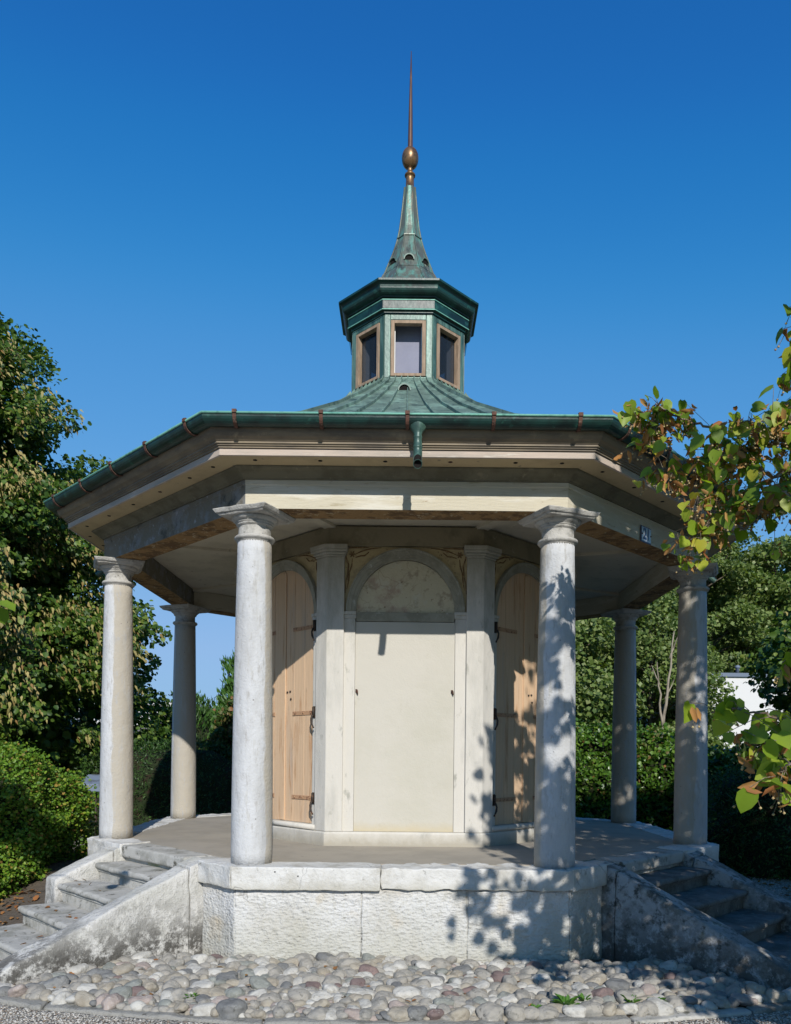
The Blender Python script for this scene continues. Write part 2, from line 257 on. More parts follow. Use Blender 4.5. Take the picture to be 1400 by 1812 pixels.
# ------------------------------------------------------------------ object helpers
W = {}
def tag(o, label=None, cat=None, group=None, kind=None):
    if label: o['label'] = label
    if cat: o['category'] = cat
    if group: o['group'] = group
    if kind: o['kind'] = kind
    return o
def link(o, parent=None, local=False):
    COL.objects.link(o)
    if parent is not None:
        o.parent = parent
        if not local: o.matrix_parent_inverse = W[parent].inverted()
    W[o] = Matrix.Translation(o.location) if parent is None else (W[parent] if local else Matrix())
    return o
def empty(name, loc, parent=None):
    o = bpy.data.objects.new(name, None); o.location = loc; o.empty_display_size = .2; return link(o, parent)
class MB:
    def __init__(s): s.v = []; s.f = []; s.m = []; s.sm = []; s.weld = False
    def add(s, vs, fs, mi=0, smooth=False):
        b = len(s.v); s.v += [tuple(p) for p in vs]
        for f in fs: s.f.append([b+i for i in f]); s.m.append(mi); s.sm.append(smooth)
    def box(s, c, h, rot=None, mi=0):
        vs = []
        for x in (-1, 1):
            for y in (-1, 1):
                for z in (-1, 1):
                    p = Vector((x*h[0], y*h[1], z*h[2]))
                    if rot: p = rot @ p
                    vs.append(p+Vector(c))
        s.add(vs, [(0, 1, 3, 2), (4, 6, 7, 5), (0, 4, 5, 1), (2, 3, 7, 6), (0, 2, 6, 4), (1, 5, 7, 3)], mi)
    def hexa(s, c8, mi=0):
        """corners: bottom ring 4 then top ring 4"""
        s.add(c8, [(3, 2, 1, 0), (4, 5, 6, 7), (0, 1, 5, 4), (1, 2, 6, 5), (2, 3, 7, 6), (3, 0, 4, 7)], mi)
    def rough(s, c8, res=.04, amp=.006, freq=6, rad=.012, mi=0, seed=0):
        """a hexahedral stone with rounded, slightly uneven edges"""
        s.weld = True; c = [Vector(p) for p in c8]
        L = (c[1]-c[0]).length; D = (c[3]-c[0]).length; H = (c[4]-c[0]).length
        n = [max(2, min(70, int(q/res))) for q in (L, D, H)]; dims = (L, D, H)
        rad = min(rad, min(dims)*.45)
        def grid(q, k):                                   # extra lines near the edges for the rounding
            g = [0, rad*.3/q, rad*.7/q, rad*1.2/q] + [i/k for i in range(1, k)] + [1-rad*1.2/q, 1-rad*.7/q, 1-rad*.3/q, 1]
            return sorted(set(x for x in g if 0 <= x <= 1))
        gs = [grid(dims[i], n[i]) for i in range(3)]
        def P(a):
            b = [a[i]*dims[i] for i in range(3)]; cl = [min(max(b[i], rad), dims[i]-rad) for i in range(3)]
            d = Vector([b[i]-cl[i] for i in range(3)])
            if d.length > rad: d = d*(rad/d.length)
            q = [(cl[i]+d[i])/dims[i] for i in range(3)]
            u, v, w_ = q
            lo = (c[0]*(1-u)+c[1]*u)*(1-v)+(c[3]*(1-u)+c[2]*u)*v
            hi = (c[4]*(1-u)+c[5]*u)*(1-v)+(c[7]*(1-u)+c[6]*u)*v
            p = lo*(1-w_)+hi*w_
            o = Vector((seed*3.1, seed*1.7, seed))
            return p+noise.noise_vector(p*freq+o)*amp+noise.noise_vector(p*freq*3.3+o)*amp*.45
        for ax in range(3):
            i, j = [(1, 2), (2, 0), (0, 1)][ax]
            for side in (0, 1):
                vs = []; A = gs[i]; B = gs[j]
                for a in A:
                    for b in B:
                        q = [0, 0, 0]; q[ax] = side; q[i] = a; q[j] = b; vs.append(P(q))
                nb = len(B); fs = []
                for a in range(len(A)-1):
                    for b in range(nb-1):
                        f = (a*nb+b, (a+1)*nb+b, (a+1)*nb+b+1, a*nb+b+1)
                        fs.append(f if side else f[::-1])
                s.add(vs, fs, mi, True)
    def octring(s, prof, closed=True, mi=0, smooth=False, mis=None, flip=False):
        """sweep a profile of (apothem, z) round the octagon"""
        n = len(prof); c = math.cos(R(22.5)); vs = []
        for k in range(8):
            a = R(-67.5+45*k)
            for (d, z) in prof: vs.append((d/c*math.cos(a), d/c*math.sin(a), z))
        b = len(s.v); s.v += vs
        for k in range(8):
            k2 = (k+1) % 8
            for i in range(n if closed else n-1):
                j = (i+1) % n; f = [b+k*n+i, b+k2*n+i, b+k2*n+j, b+k*n+j]
                s.f.append(f[::-1] if flip else f); s.m.append(mis[i] if mis else mi); s.sm.append(smooth)
    def octcap(s, d, z, mi=0, up=True):
        c = math.cos(R(22.5)); vs = [(d/c*math.cos(R(-67.5+45*k)), d/c*math.sin(R(-67.5+45*k)), z) for k in range(8)]
        s.add(vs, [list(range(8)) if up else list(range(8))[::-1]], mi)
    def lathe(s, prof, n=32, c=(0, 0), mi=0, smooth=True):
        vs = []
        for (r, z) in prof:
            for k in range(n): a = 2*PI*k/n; vs.append((c[0]+r*math.cos(a), c[1]+r*math.sin(a), z))
        fs = []
        for i in range(len(prof)-1):
            for k in range(n): fs.append((i*n+k, i*n+(k+1) % n, (i+1)*n+(k+1) % n, (i+1)*n+k))
        fs.append(list(range(n))[::-1]); fs.append([(len(prof)-1)*n+k for k in range(n)])
        s.add(vs, fs, mi, smooth)
    def tube(s, pts, rad, n=8, mi=0, cap=True, smooth=True):
        pts = [Vector(p) for p in pts]; m_ = len(pts)
        if isinstance(rad, (int, float)): rad = [rad]*m_
        vs = []; up = Vector((0, 0, 1)); prev = None
        for i, p in enumerate(pts):
            t = (pts[min(i+1, m_-1)]-pts[max(i-1, 0)]).normalized()
            if prev is None:
                a = t.cross(up);  a = t.cross(Vector((1, 0, 0))) if a.length < .1 else a
            else: a = prev-t*prev.dot(t)
            a.normalize(); prev = a; b_ = t.cross(a)
            for k in range(n): q = 2*PI*k/n; vs.append(p+(a*math.cos(q)+b_*math.sin(q))*rad[i])
        fs = [(i*n+k, (i+1)*n+k, (i+1)*n+(k+1) % n, i*n+(k+1) % n) for i in range(m_-1) for k in range(n)]
        if cap: fs += [list(range(n)), [(m_-1)*n+k for k in range(n)][::-1]]
        s.add(vs, fs, mi, smooth)
    def build(s, name, mats, parent=None, bevel=0, local=False):
        me = bpy.data.meshes.new(name); me.from_pydata(s.v, [], s.f)
        for q in (mats if isinstance(mats, (list, tuple)) else [mats]): me.materials.append(q if not isinstance(q, str) else M[q])
        me.polygons.foreach_set('material_index', s.m); me.polygons.foreach_set('use_smooth', s.sm)
        bm = bmesh.new(); bm.from_mesh(me)
        if s.weld: bmesh.ops.remove_doubles(bm, verts=bm.verts, dist=1e-5)
        bmesh.ops.recalc_face_normals(bm, faces=bm.faces); bm.to_mesh(me); bm.free()
        o = bpy.data.objects.new(name, me); link(o, parent, local)
        if bevel:
            b = o.modifiers.new('bevel', 'BEVEL'); b.width = bevel; b.segments = 2; b.limit_method = 'ANGLE'; b.angle_limit = R(30)
        return o
def fr(k):
    a = R(-90+45*k); return Vector((math.cos(a), math.sin(a), 0)), Vector((-math.sin(a), math.cos(a), 0))
def fp(k, u, d, z):
    n, t = fr(k); p = n*d+t*u; p.z = z; return p
def fbox(mb, k, u0, u1, d0, d1, z0, z1, mi=0):
    mb.hexa([fp(k, u0, d1, z0), fp(k, u1, d1, z0), fp(k, u1, d0, z0), fp(k, u0, d0, z0),
             fp(k, u0, d1, z1), fp(k, u1, d1, z1), fp(k, u1, d0, z1), fp(k, u0, d0, z1)], mi)
def frough(mb, k, u0, u1, d0, d1, z0, z1, iu0=None, iu1=None, **kw):
    a = u0 if iu0 is None else iu0; b = u1 if iu1 is None else iu1
    mb.rough([fp(k, u0, d1, z0), fp(k, u1, d1, z0), fp(k, b, d0, z0), fp(k, a, d0, z0),
              fp(k, u0, d1, z1), fp(k, u1, d1, z1), fp(k, b, d0, z1), fp(k, a, d0, z1)], **kw)
T8 = math.tan(R(22.5))
# ================================================================== the setting: ground
mb = MB()
for a, b in ((-300, 300),): mb.add([(a, -60, GZ), (b, -60, GZ), (b, 500, GZ), (a, 500, GZ)], [(0, 1, 2, 3)])
tag(mb.build('gravel_ground', 'gravel'), kind='structure')
mb = MB(); mb.add([(-60, 7.2, GZ+.004), (-5.2, 5.2, GZ+.004), (-3.2, 4.2, GZ+.004), (3.5, 4.4, GZ+.004), (60, 7, GZ+.004), (60, 200, GZ+.004), (-60, 200, GZ+.004)], [tuple(range(7))])
tag(mb.build('lawn', 'grass'), kind='structure')

mb = MB(); vs = []                                        # earth banked up against the far side of the left flight
for i in range(25):
    for j in range(17):
        u = -.50-3.2*i/24; d = 2.2+2.6*j/16; h = max(0, min(1, (4.0-d)/1.2))**1.2*max(0, min(1, (u+3.6)/1.2)); p = fp(-1, u, d, 0)
        vs.append((p.x, p.y, GZ-.03+.42*h+.02*noise.noise(Vector((p.x*4, p.y*4, 0)))))
mb.add(vs, [(i*17+j, (i+1)*17+j, (i+1)*17+j+1, i*17+j+1) for i in range(24) for j in range(16)], 0, True); tag(mb.build('soil_bank', 'soil'), kind='structure')
# ================================================================== the pavilion
PV = empty('pavilion', (0, 0, GZ))
tag(PV, 'octagonal limewashed garden pavilion with eight stone columns, green copper roof and glazed lantern', 'pavilion')
# --- plinth wall
WA = 2.67
def wallpart(k, cuts, d0=2.45, d1=WA, top=-.145, ends=(None, None), **kw):
    for i in range(len(cuts)-1):
        u0, u1 = cuts[i]+(.0015 if i else 0), cuts[i+1]-(.0015 if i < len(cuts)-2 else 0)
        iu0 = -d0*T8 if abs(cuts[i]+d1*T8) < .01 else None
        iu1 = d0*T8 if abs(cuts[i+1]-d1*T8) < .01 else None
        mb = MB(); frough(mb, k, u0, u1, d0, d1, GZ-.08, top, iu0, iu1, res=.045, amp=.009, freq=5, rad=.012, seed=k*5+i, **kw)
        mb.build('plinth_wall', 'plinth', PV)
e = WA*T8
wallpart(0, [-e, -.27, .43, e]); wallpart(-1, [.70, e]); wallpart(1, [-e, -.70])
wallpart(-1, [-e, -.70]); wallpart(1, [.70, e])
for k in (2, -2, 3, -3, 4): wallpart(k, [-e, e])
mb = MB(); mb.octring([(2.40, GZ-.05), (WA-.012, GZ-.05), (WA-.012, -.012), (2.40, -.012)]); mb.build('mortar', 'cheek', PV)
# --- coping stones
def coping(k, u0, u1, d1, z0, amp=.007, seed=0, d0=2.44, z1=0.0):
    iu0 = -d0*T8 if u0 == 'c' else None; iu1 = d0*T8 if u1 == 'c' else None
    a = -d1*T8 if u0 == 'c' else u0; b = d1*T8 if u1 == 'c' else u1
    mb = MB(); frough(mb, k, a, b, d0, d1, z0, z1, iu0, iu1, res=.03, amp=amp, freq=9, rad=.008, seed=seed)
    mb.build('coping_stone', 'coping', PV)
coping(0, 'c', -.148, 2.715, -.150, .005, 1); coping(0, -.142, 'c', 2.700, -.142, .013, 2, z1=-.003)
coping(-1, .70, 'c', 2.712, -.150, .009, 3); coping(1, 'c', -.70, 2.705, -.148, .009, 4)
coping(-1, 'c', -.50, 2.71, -.15, .012, 5); coping(1, .50, 'c', 2.71, -.15, .012, 6)
for q, k in enumerate((2, -2, 3, -3, 4)): coping(k, 'c', 0, 2.71, -.15, .011, 10+q); coping(k, .004, 'c', 2.705, -.148, .014, 20+q, z1=.002)
for k in (1, -1):                                         # threshold slab at the head of each flight
    mb = MB(); frough(mb, k, -.50, .50, 2.46, 2.70, -.10, -.004, res=.05, amp=.004, rad=.02, seed=30+k); mb.build('threshold', 'step', PV)
mb = MB(); mb.octring([(1.40, -.2), (2.475, -.2), (2.475, -.003), (1.40, .006)]); mb.build('floor', 'floor', PV)
# --- the two flights of steps
for k, sgn in ((-1, 1), (1, -1)):
    st = empty('stair', fp(k, 0, 3.2, GZ), PV); W[st] = Matrix.Translation(fp(k, 0, 3.2, GZ))
    for i, (d, z) in enumerate([(2.915, -.128), (3.20, -.255), (3.475, -.395), (3.76, -.525)]):
        mb = MB(); frough(mb, k, -.52, .52, d-.33, d, z-.045, z, res=.05, amp=.006, freq=5, rad=.020, seed=40+i+k)
        frough(mb, k, -.515, .515, d-.33, d-.035, z-.16, z-.047, res=.06, amp=.005, rad=.008, seed=50+i+k)
        fbox(mb, k, -.51, .51, d-.3, d-.024, z-.062, z-.040)
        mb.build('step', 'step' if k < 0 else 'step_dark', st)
    for u0, u1, near in ((.50, .70, sgn > 0), (-.70, -.50, sgn < 0)):    # cheek walls, sloping down to the gravel
        pts = [(2.66, .0), (2.76, -.035), (4.20, -.62)]
        mb = MB()
        def col(u, d0, d1, z0, z1): return None
        ds = [2.62, 2.76, 4.28]; zs = [-.002, -.04, -.665]
        if k < 0 and not near: ds = [2.62, 2.76, 3.22]; zs = [-.002, -.04, -.23]
        for i in range(2):
            a, b = ds[i], ds[i+1]
            c8 = [fp(k, u0, b, GZ-.10), fp(k, u1, b, GZ-.10), fp(k, u1, a, GZ-.10), fp(k, u0, a, GZ-.10),
                  fp(k, u0, b, zs[i+1]), fp(k, u1, b, zs[i+1]), fp(k, u1, a, zs[i]), fp(k, u0, a, zs[i])]
            if i == 1: mb.rough(c8, res=.04, amp=.012, freq=4, rad=.02, seed=60+k+int(near))
            else: mb.rough(c8, res=.04, amp=.012, freq=4, rad=.006, seed=60+k+int(near))
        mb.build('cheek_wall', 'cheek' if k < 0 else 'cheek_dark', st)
# --- columns
sh = []
for i in range(26):
    f = i/25; sh.append((.1385-.0245*f**1.35+.002*math.sin(f*PI), .0+2.19*f))
mbc = MB(); mbc.lathe(sh, 48)
mbk = MB(); rr = .1095
mbk.lathe([(.114, 2.165), (.1145, 2.180), (.121, 2.183), (.121, 2.188), (.130, 2.190), (.136, 2.199), (.136, 2.207), (.130, 2.215), (.114, 2.219), (rr, 2.225),
           (rr-.001, 2.275), (rr, 2.284), (.121, 2.288), (.124, 2.293), (.121, 2.299), (.127, 2.302), (.131, 2.306), (.128, 2.311), (.140, 2.316), (.152, 2.326), (.157, 2.336), (.156, 2.342), (.150, 2.345)], 40)
def absq(mb, h, z): return [(-h, -h, z), (h, -h, z), (h, h, z), (-h, h, z)]
c0 = None
cols = []
for k in range(8):
    a = R(-67.5+45*k)
    loc = Vector((2.70*math.cos(a), 2.70*math.sin(a), -.004))
    if k == 0:
        c = mbc.build('column', 'column', PV)
        cap = mbk.build('capital', 'capital', c, local=True)
        ab = MB(); ab.rough([*absq(ab, .172, 2.340), *absq(ab, .182, 2.356)], res=.05, amp=.004, rad=.005, seed=3)
        ab.rough([*absq(ab, .190, 2.354), *absq(ab, .206, 2.383)], res=.04, amp=.005, rad=.008, seed=4, freq=9)
        # the abacus is a piece of the capital's mesh: keep thing > part > sub-part
        base = len(cap.data.vertices)
        bmx = bmesh.new(); bmx.from_mesh(cap.data)
        tmp = bpy.data.meshes.new('t'); tmp.from_pydata(ab.v, [], ab.f); tmp.polygons.foreach_set('use_smooth', ab.sm)
        bmx.from_mesh(tmp); bmesh.ops.remove_doubles(bmx, verts=bmx.verts, dist=1e-5); bmesh.ops.recalc_face_normals(bmx, faces=bmx.faces)
        bmx.to_mesh(cap.data); bmx.free(); bpy.data.meshes.remove(tmp)
        c0, cap0 = c, cap
    else:
        c = c0.copy(); COL.objects.link(c); c.parent = PV; c.matrix_parent_inverse = W[PV].inverted()
        q = cap0.copy(); COL.objects.link(q); q.parent = c
    c.location = loc; c.rotation_euler = (0, 0, a)
    cols.append(c)
# --- beam, cornice, eaves
AI, AO = 2.385, 2.605
for k in range(8):                                        # one beam on each side, mitred over the columns
    mb = MB(); pr = [(AI, 2.572), (AI, 2.381), (AO, 2.380), (AO, 2.538), (AO+.004, 2.540), (AO+.004, 2.572)]
    vs = [fp(k, sg*d*T8*.9997, d, z) for sg in (-1, 1) for d, z in pr]; n_ = len(pr)
    for i in range(n_): mb.add([vs[i], vs[(i+1) % n_], vs[n_+(i+1) % n_], vs[n_+i]], [(0, 1, 2, 3)], 1 if i == 1 else 0)
    mb.add(vs, [tuple(range(n_)), tuple(range(n_, 2*n_))[::-1]]); mb.weld = True
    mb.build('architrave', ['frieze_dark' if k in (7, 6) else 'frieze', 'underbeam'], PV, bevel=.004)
mb = MB(); mb.octring([(AO-.1, 2.573), (AO+.014, 2.573), (AO+.016, 2.582), (AO+.028, 2.588), (AO+.040, 2.600), (AO+.060, 2.614), (AO+.088, 2.622), (AO+.095, 2.628), (AO+.098, 2.635), (AO-.1, 2.635)]); mb.build('bed_moulding', 'bedmould', PV, bevel=.001)
mb = MB(); mb.octring([(AO-.1, 2.6365), (2.852, 2.6365), (2.852, 2.69), (AO-.1, 2.69)]); mb.build('cornice', 'cornice', PV, bevel=.002)
mb = MB(); mb.octring([(2.854, 2.634), (2.872, 2.634), (2.872, 2.676), (2.854, 2.676)]); mb.build('fascia', 'fascia', PV, bevel=.002)
mb = MB(); mb.octring([(2.70, 2.692), (2.86, 2.6775), (2.882, 2.6775), (2.882, 2.688), (2.892, 2.690), (2.892, 2.698), (2.902, 2.700), (2.902, 2.712), (2.908, 2.714), (2.916, 2.722), (2.934, 2.732), (2.948, 2.750), (2.954, 2.772), (2.956, 2.82), (2.70, 2.82)]); mb.build('eaves_moulding', 'eaves', PV, bevel=.0015)
for k in (-2, -1, 0, 1, 2):                                # vent holes bored in the soffit
    for u in (-.98, -.56, -.14, .28, .70, 1.0):
        p = fp(k, u+.03*k, 2.785, 2.6345); mb = MB(); mb.lathe([(.014, 0), (.014, .004)], 12, (0, 0)); mb.v = [(x+p.x, y+p.y, z+p.z) for x, y, z in mb.v]
        mb.build('soffit_hole', 'hole' if u != .28 else 'rust', PV)
# --- ceiling of the ambulatory
mb = MB(); mb.octring([(1.40, 2.600), (2.50, 2.574), (2.50, 2.60), (1.40, 2.63)]); mb.build('ceiling', 'ceiling', PV)
for k in range(8):
    a = R(-67.5+45*k); d = Vector((math.cos(a), math.sin(a), 0)); t = Vector((-d.y, d.x, 0)); mb = MB()
    p0, p1 = d*1.56, d*2.62
    q = [p0-t*.05, p0+t*.05, p1+t*.05, p1-t*.05]
    mb.hexa([(*v.xy, 2.572 if i < 2 else 2.548) for i, v in enumerate(q)]+[(*v.xy, 2.61) for v in q]); mb.build('ceiling_rib', 'ceiling', PV, bevel=.002)
# --- gutter
def octprof(prof, name, m, closed=True, parent=PV, bevel=0, smooth=False):
    mb = MB(); mb.octring(prof, closed, smooth=smooth); return mb.build(name, m, parent, bevel)
GC, GZ2, GR = 2.985, 2.826, .056
arc = [(GC+GR*math.cos(q), GZ2+GR*math.sin(q)) for q in [R(x) for x in range(0, -181, -15)]]
inn = [(GC+(GR-.004)*math.cos(q), GZ2+(GR-.004)*math.sin(q)) for q in [R(x) for x in range(-180, 1, 15)]]
gut = octprof(arc+inn, 'gutter', 'copper_dark', smooth=False)
rim = [(GC+GR+.002+.008*math.cos(R(x)), GZ2+.006+.008*math.sin(R(x))) for x in range(0, 360, 45)]
octprof(rim, 'gutter_rim', 'copper_pale', parent=gut, smooth=True)
for k in range(8):
    us = [-1.06, -.53, 0, .53, 1.06]
    for u in us:
        mb = MB()
        pts = [fp(k, u, GC+(GR+.004)*math.cos(R(x)), GZ2+(GR+.004)*math.sin(R(x))) for x in range(25, -185, -15)]
        n, t = fr(k)
        vs = []
        for p in pts:
            o = (p-fp(k, u, GC, GZ2)).normalized()*.005
            vs += [p-t*.011, p+t*.011, p+t*.011+o, p-t*.011+o]
        fs = []
        for i in range(len(pts)-1):
            for j in range(4): fs.append((i*4+j, i*4+(j+1) % 4, i*4+4+(j+1) % 4, i*4+4+j))
        fs += [(0, 1, 2, 3), tuple(len(vs)-4+j for j in (3, 2, 1, 0))]
        mb.add(vs, fs)
        fbox(mb, k, u-.014, u+.014, GC+GR-.014, GC+GR+.016, GZ2+.001, GZ2+.022)
        mb.build('gutter_bracket', 'rust', gut)
# --- copper spouts hanging from the gutter
for k, u in ((0, .065), (2, 0), (-2, 0), (4, 0)):
    sp = MB(); n, t = fr(k)
    sec = [(GC, 2.800, .062, .046), (GC+.002, 2.775, .056, .042), (GC+.004, 2.745, .032, .028), (GC+.006, 2.725, .024, .024), (GC+.006, 2.712, .0285, .0285), (GC+.006, 2.706, .0285, .0285), (GC+.007, 2.702, .0255, .0255), (GC+.010, 2.655, .027, .027), (GC+.010, 2.650, .031, .031), (GC+.010, 2.643, .031, .031), (GC+.011, 2.640, .028, .028)]
    vs = []; N = 16
    for (d, z, ru, rd) in sec:
        for q in range(N): a = 2*PI*q/N; vs.append(fp(k, u+ru*math.cos(a), d+rd*math.sin(a), z))
    for f in range(1, 7):                                     # elbow swinging outward, cut open at the end
        an = R(9*f); cz = 2.640-.022*f; d = GC+.011+.0045*f*f*.6
        for q in range(N):
            a = 2*PI*q/N; rd = .0285*math.sin(a); vs.append(fp(k, u+.0285*math.cos(a), d+rd*math.cos(an), cz+rd*math.sin(an)))
    m_ = len(vs)//N
    fs = [(i*N+q, i*N+(q+1) % N, (i+1)*N+(q+1) % N, (i+1)*N+q) for i in range(m_-1) for q in range(N)]
    sp.add(vs, fs, 0, True)
    ring = [vs[(m_-1)*N+q] for q in range(N)]; cen = sum((Vector(v) for v in ring), Vector())/N
    inner = [cen+(Vector(v)-cen)*.86 for v in ring]; deep = [cen+(Vector(v)-cen)*.8+Vector((0, 0, .035)) for v in ring]
    sp.add(ring+inner, [(q, (q+1) % N, N+(q+1) % N, N+q) for q in range(N)], 0)
    sp.add(inner+deep, [(q, (q+1) % N, N+(q+1) % N, N+q) for q in range(N)], 1); sp.add(deep, [list(range(N))], 1)
    o = sp.build('spout', ['copper_walls' if 0 else 'copper_wall', 'hole'], gut)
# --- roof
RP = [(3.26, 2.828), (2.6, 3.075), (2.1, 3.300), (1.476, 3.645), (1.0, 3.945), (.72, 4.135), (.64, 4.195), (.60, 4.250)]
cs = math.cos(R(22.5))
prof = [(r*cs, z) for r, z in RP]
mb = MB(); mb.octring(prof, False); 
mb.octring([(r, z-.02) for r, z in prof], False)
for k in range(8):
    NS = 8
    for s_ in range(NS):
        f = -1+2*s_/NS
        for i in range(len(prof)-1):
            (d0, z0), (d1, z1) = prof[i], prof[i+1]
            u0, u1 = f*d0*T8, f*d1*T8
            n, t = fr(k); sl = Vector((0, 0, 1))
            h = .022; w_ = .006
            hh = h if i < 5 else h*.8
            mb.hexa([fp(k, u0-w_, d0, z0-.004), fp(k, u0+w_, d0, z0-.004), fp(k, u1+w_, d1, z1-.004), fp(k, u1-w_, d1, z1-.004),
                     fp(k, u0-w_*.7, d0+.3*hh, z0+hh), fp(k, u0+w_*.7, d0+.3*hh, z0+hh), fp(k, u1+w_*.7, d1+.3*hh, z1+hh), fp(k, u1-w_*.7, d1+.3*hh, z1+hh)])
RF = mb.build('roof', 'copper_roof', PV)
def hood(k, u, d, z, r, depth, slope, parent):
    """half round copper vent hood with a dark opening"""
    mb = MB(); N = 10; vs = []
    for (dd, rr_) in ((0, r), (-depth, r*.9)):
        for q in range(N+1):
            a = PI*q/N; vs.append(fp(k, u+rr_*math.cos(a), d+dd, z+rr_*1.05*math.sin(a)-(0 if dd == 0 else 0)))
    mb.add(vs, [(q, q+1, N+2+q, N+1+q) for q in range(N)], 0, True)
    v2 = [fp(k, u+(r*1.16)*math.cos(PI*q/N), d+.002, z+r*1.2*math.sin(PI*q/N)) for q in range(N+1)]
    v1 = [fp(k, u+(r*.93)*math.cos(PI*q/N), d+.002, z+r*.98*math.sin(PI*q/N)) for q in range(N+1)]
    mb.add(v1+v2, [(q, q+1, N+2+q, N+1+q) for q in range(N)], 0)
    v3 = [fp(k, u+(r*.95)*math.cos(PI*q/N), d-.012, z+r*.97*math.sin(PI*q/N)) for q in range(N+1)]
    mb.add(v3, [list(range(N+1))], 1)
    return mb.build('vent_hood', ['copper_roof', 'hole'], parent)
hood(0, -.03, .875, 3.985, .052, .16, 0, RF)
# --- lantern
LA = .540
for k in range(8):
    hw = LA*T8; mb = MB(); iw = .166; zb, zt = 4.265, 4.79; d0 = LA-.035
    zlo = 4.10
    def seg(u0, u1, z0, z1, m0=False, m1=False):
        mb.hexa([fp(k, u0, LA, z0), fp(k, u1, LA, z0), fp(k, u1-(.035*T8 if m1 else 0), d0, z0), fp(k, u0+(.035*T8 if m0 else 0), d0, z0),
                 fp(k, u0, LA, z1), fp(k, u1, LA, z1), fp(k, u1-(.035*T8 if m1 else 0), d0, z1), fp(k, u0+(.035*T8 if m0 else 0), d0, z1)])
    seg(-hw, -iw, zlo, 4.92, True, False); seg(iw, hw, zlo, 4.92, False, True); seg(-iw, iw, zlo, zb); seg(-iw, iw, zt, 4.92)
    fbox(mb, k, -hw*.99, hw*.99, LA, LA+.012, 4.215, 4.252)
    fbox(mb, k, iw+.004, hw-.004, LA, LA+.006, 4.255, 4.84); fbox(mb, k, -hw+.004, -iw-.004, LA, LA+.006, 4.255, 4.84)
    fbox(mb, k, -iw+.002, iw-.002, LA, LA+.005, 4.795, 4.84)
    mb.build('lantern_wall', 'copper_wall', PV, bevel=.002)
    wn = empty('window', fp(k, 0, LA, zb), PV); W[wn] = Matrix.Translation(fp(k, 0, LA, zb))
    mb = MB(); fw = .034
    for a0, a1, b0, b1 in ((-.163, -.163+fw, zb+.003, zt-.003), (.163-fw, .163, zb+.003, zt-.003), (-.163+fw, .163-fw, zb+.003, zb+.030), (-.163+fw, .163-fw, zt-.032, zt-.003)):
        fbox(mb, k, a0, a1, LA-.045, LA+.012, b0, b1)
    mb.build('frame', 'winframe', wn, bevel=.003)
    mb = MB(); fbox(mb, k, -.129, .129, LA-.043-(.11 if k == 0 else 0), LA-.038-(.11 if k == 0 else 0), zb-(.01 if k == 0 else -.03), zt-(-.03 if k == 0 else .03)); mb.build('pane', 'mesh_pane' if k == 0 else 'glass', wn)
    mb = MB(); fbox(mb, k, -hw+.03, -iw+.045, LA-.13, LA-.055, 4.2, 4.9); fbox(mb, k, iw-.045, hw-.03, LA-.13, LA-.055, 4.2, 4.9); mb.build('inner_post', 'whitepost', wn)
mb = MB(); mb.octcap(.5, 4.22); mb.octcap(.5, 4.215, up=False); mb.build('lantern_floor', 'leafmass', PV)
CP = [(LA-.03, 4.845), (.553, 4.845), (.553, 4.862), (.548, 4.866), (.556, 4.872), (.582, 4.880), (.582, 4.958), (.574, 4.962), (.562, 4.966), (.562, 4.980), (.584, 4.984), (.586, 4.994), (.606, 4.998), (.622, 5.006), (.634, 5.018), (.641, 5.034), (.643, 5.050), (.640, 5.060), (.642, 5.068), (.650, 5.078), (.664, 5.082), (.676, 5.086), (.676, 5.106), (.50, 5.115)]
CP2 = [(.582 if d > .57 else d, z) for d, z in CP]
octprof(CP, 'lantern_cornice', 'copper_dark', bevel=.0015)
octprof([(.585, 4.866), (.589, 4.866), (.589, 4.874), (.585, 4.874)], 'cornice_bead', 'copper_pale'); octprof([(.583, 4.955), (.588, 4.955), (.588, 4.962), (.583, 4.962)], 'cornice_bead', 'copper_pale')
SP = [(.67, 5.108), (.45, 5.22), (.33, 5.37), (.275, 5.475), (.262, 5.492), (.224, 5.59), (.184, 5.69), (.152, 5.78), (.126, 5.87), (.104, 5.98), (.090, 6.09), (.078, 6.19), (.067, 6.30), (.056, 6.405)]
sp_prof = [(r*cs*1.0, z) for r, z in SP]
mb = MB(); mb.octring(sp_prof, False); c8 = math.cos(R(22.5))
for k in range(8):
    a = R(-67.5+45*k); mb.tube([Vector((r*1.0*math.cos(a), r*math.sin(a), z)) for r, z in SP], [.0085]*len(SP), 6)
octr = [(.130, 5.868), (.135, 5.868), (.135, 5.878), (.126, 5.878)]
mb.octring([(d*c8+.002, z) for d, z in octr])
mb.octring([(.255*c8, 5.488), (.268*c8, 5.488), (.262*c8, 5.500), (.25*c8, 5.500)])
SPR = mb.build('spire', 'copper_spire', PV)
for k in (-2, -1, 0, 1, 2, 3, 4, 5): hood(k, 0, .232, 5.560, .046, .13, 0, SPR)
FN = empty('finial', (0, 0, 6.40), PV); W[FN] = Matrix.Translation((0, 0, 6.40))
mb = MB(); mb.lathe([(.052, 6.395), (.050, 6.405), (.042, 6.412), (.040, 6.50), (.040, 6.528), (.052, 6.530), (.054, 6.538), (.052, 6.546), (.040, 6.549), (.026, 6.556), (.026, 6.605), (.032, 6.612)], 24); mb.build('stem', 'brass', FN)
mb = MB(); mb.lathe([(max(.004, .087*math.sin(q)*(1+.04*math.cos(q*2))), 6.708-.106*math.cos(q)) for q in [PI*i/18 for i in range(19)]], 32); mb.build('ball', 'brass', FN)
mb = MB(); mb.lathe([(.030, 6.80), (.028, 6.815), (.025, 6.83), (.020, 7.15), (.012, 7.50), (.003, 7.785)], 12); o = mb.build('spike', 'spike', FN)

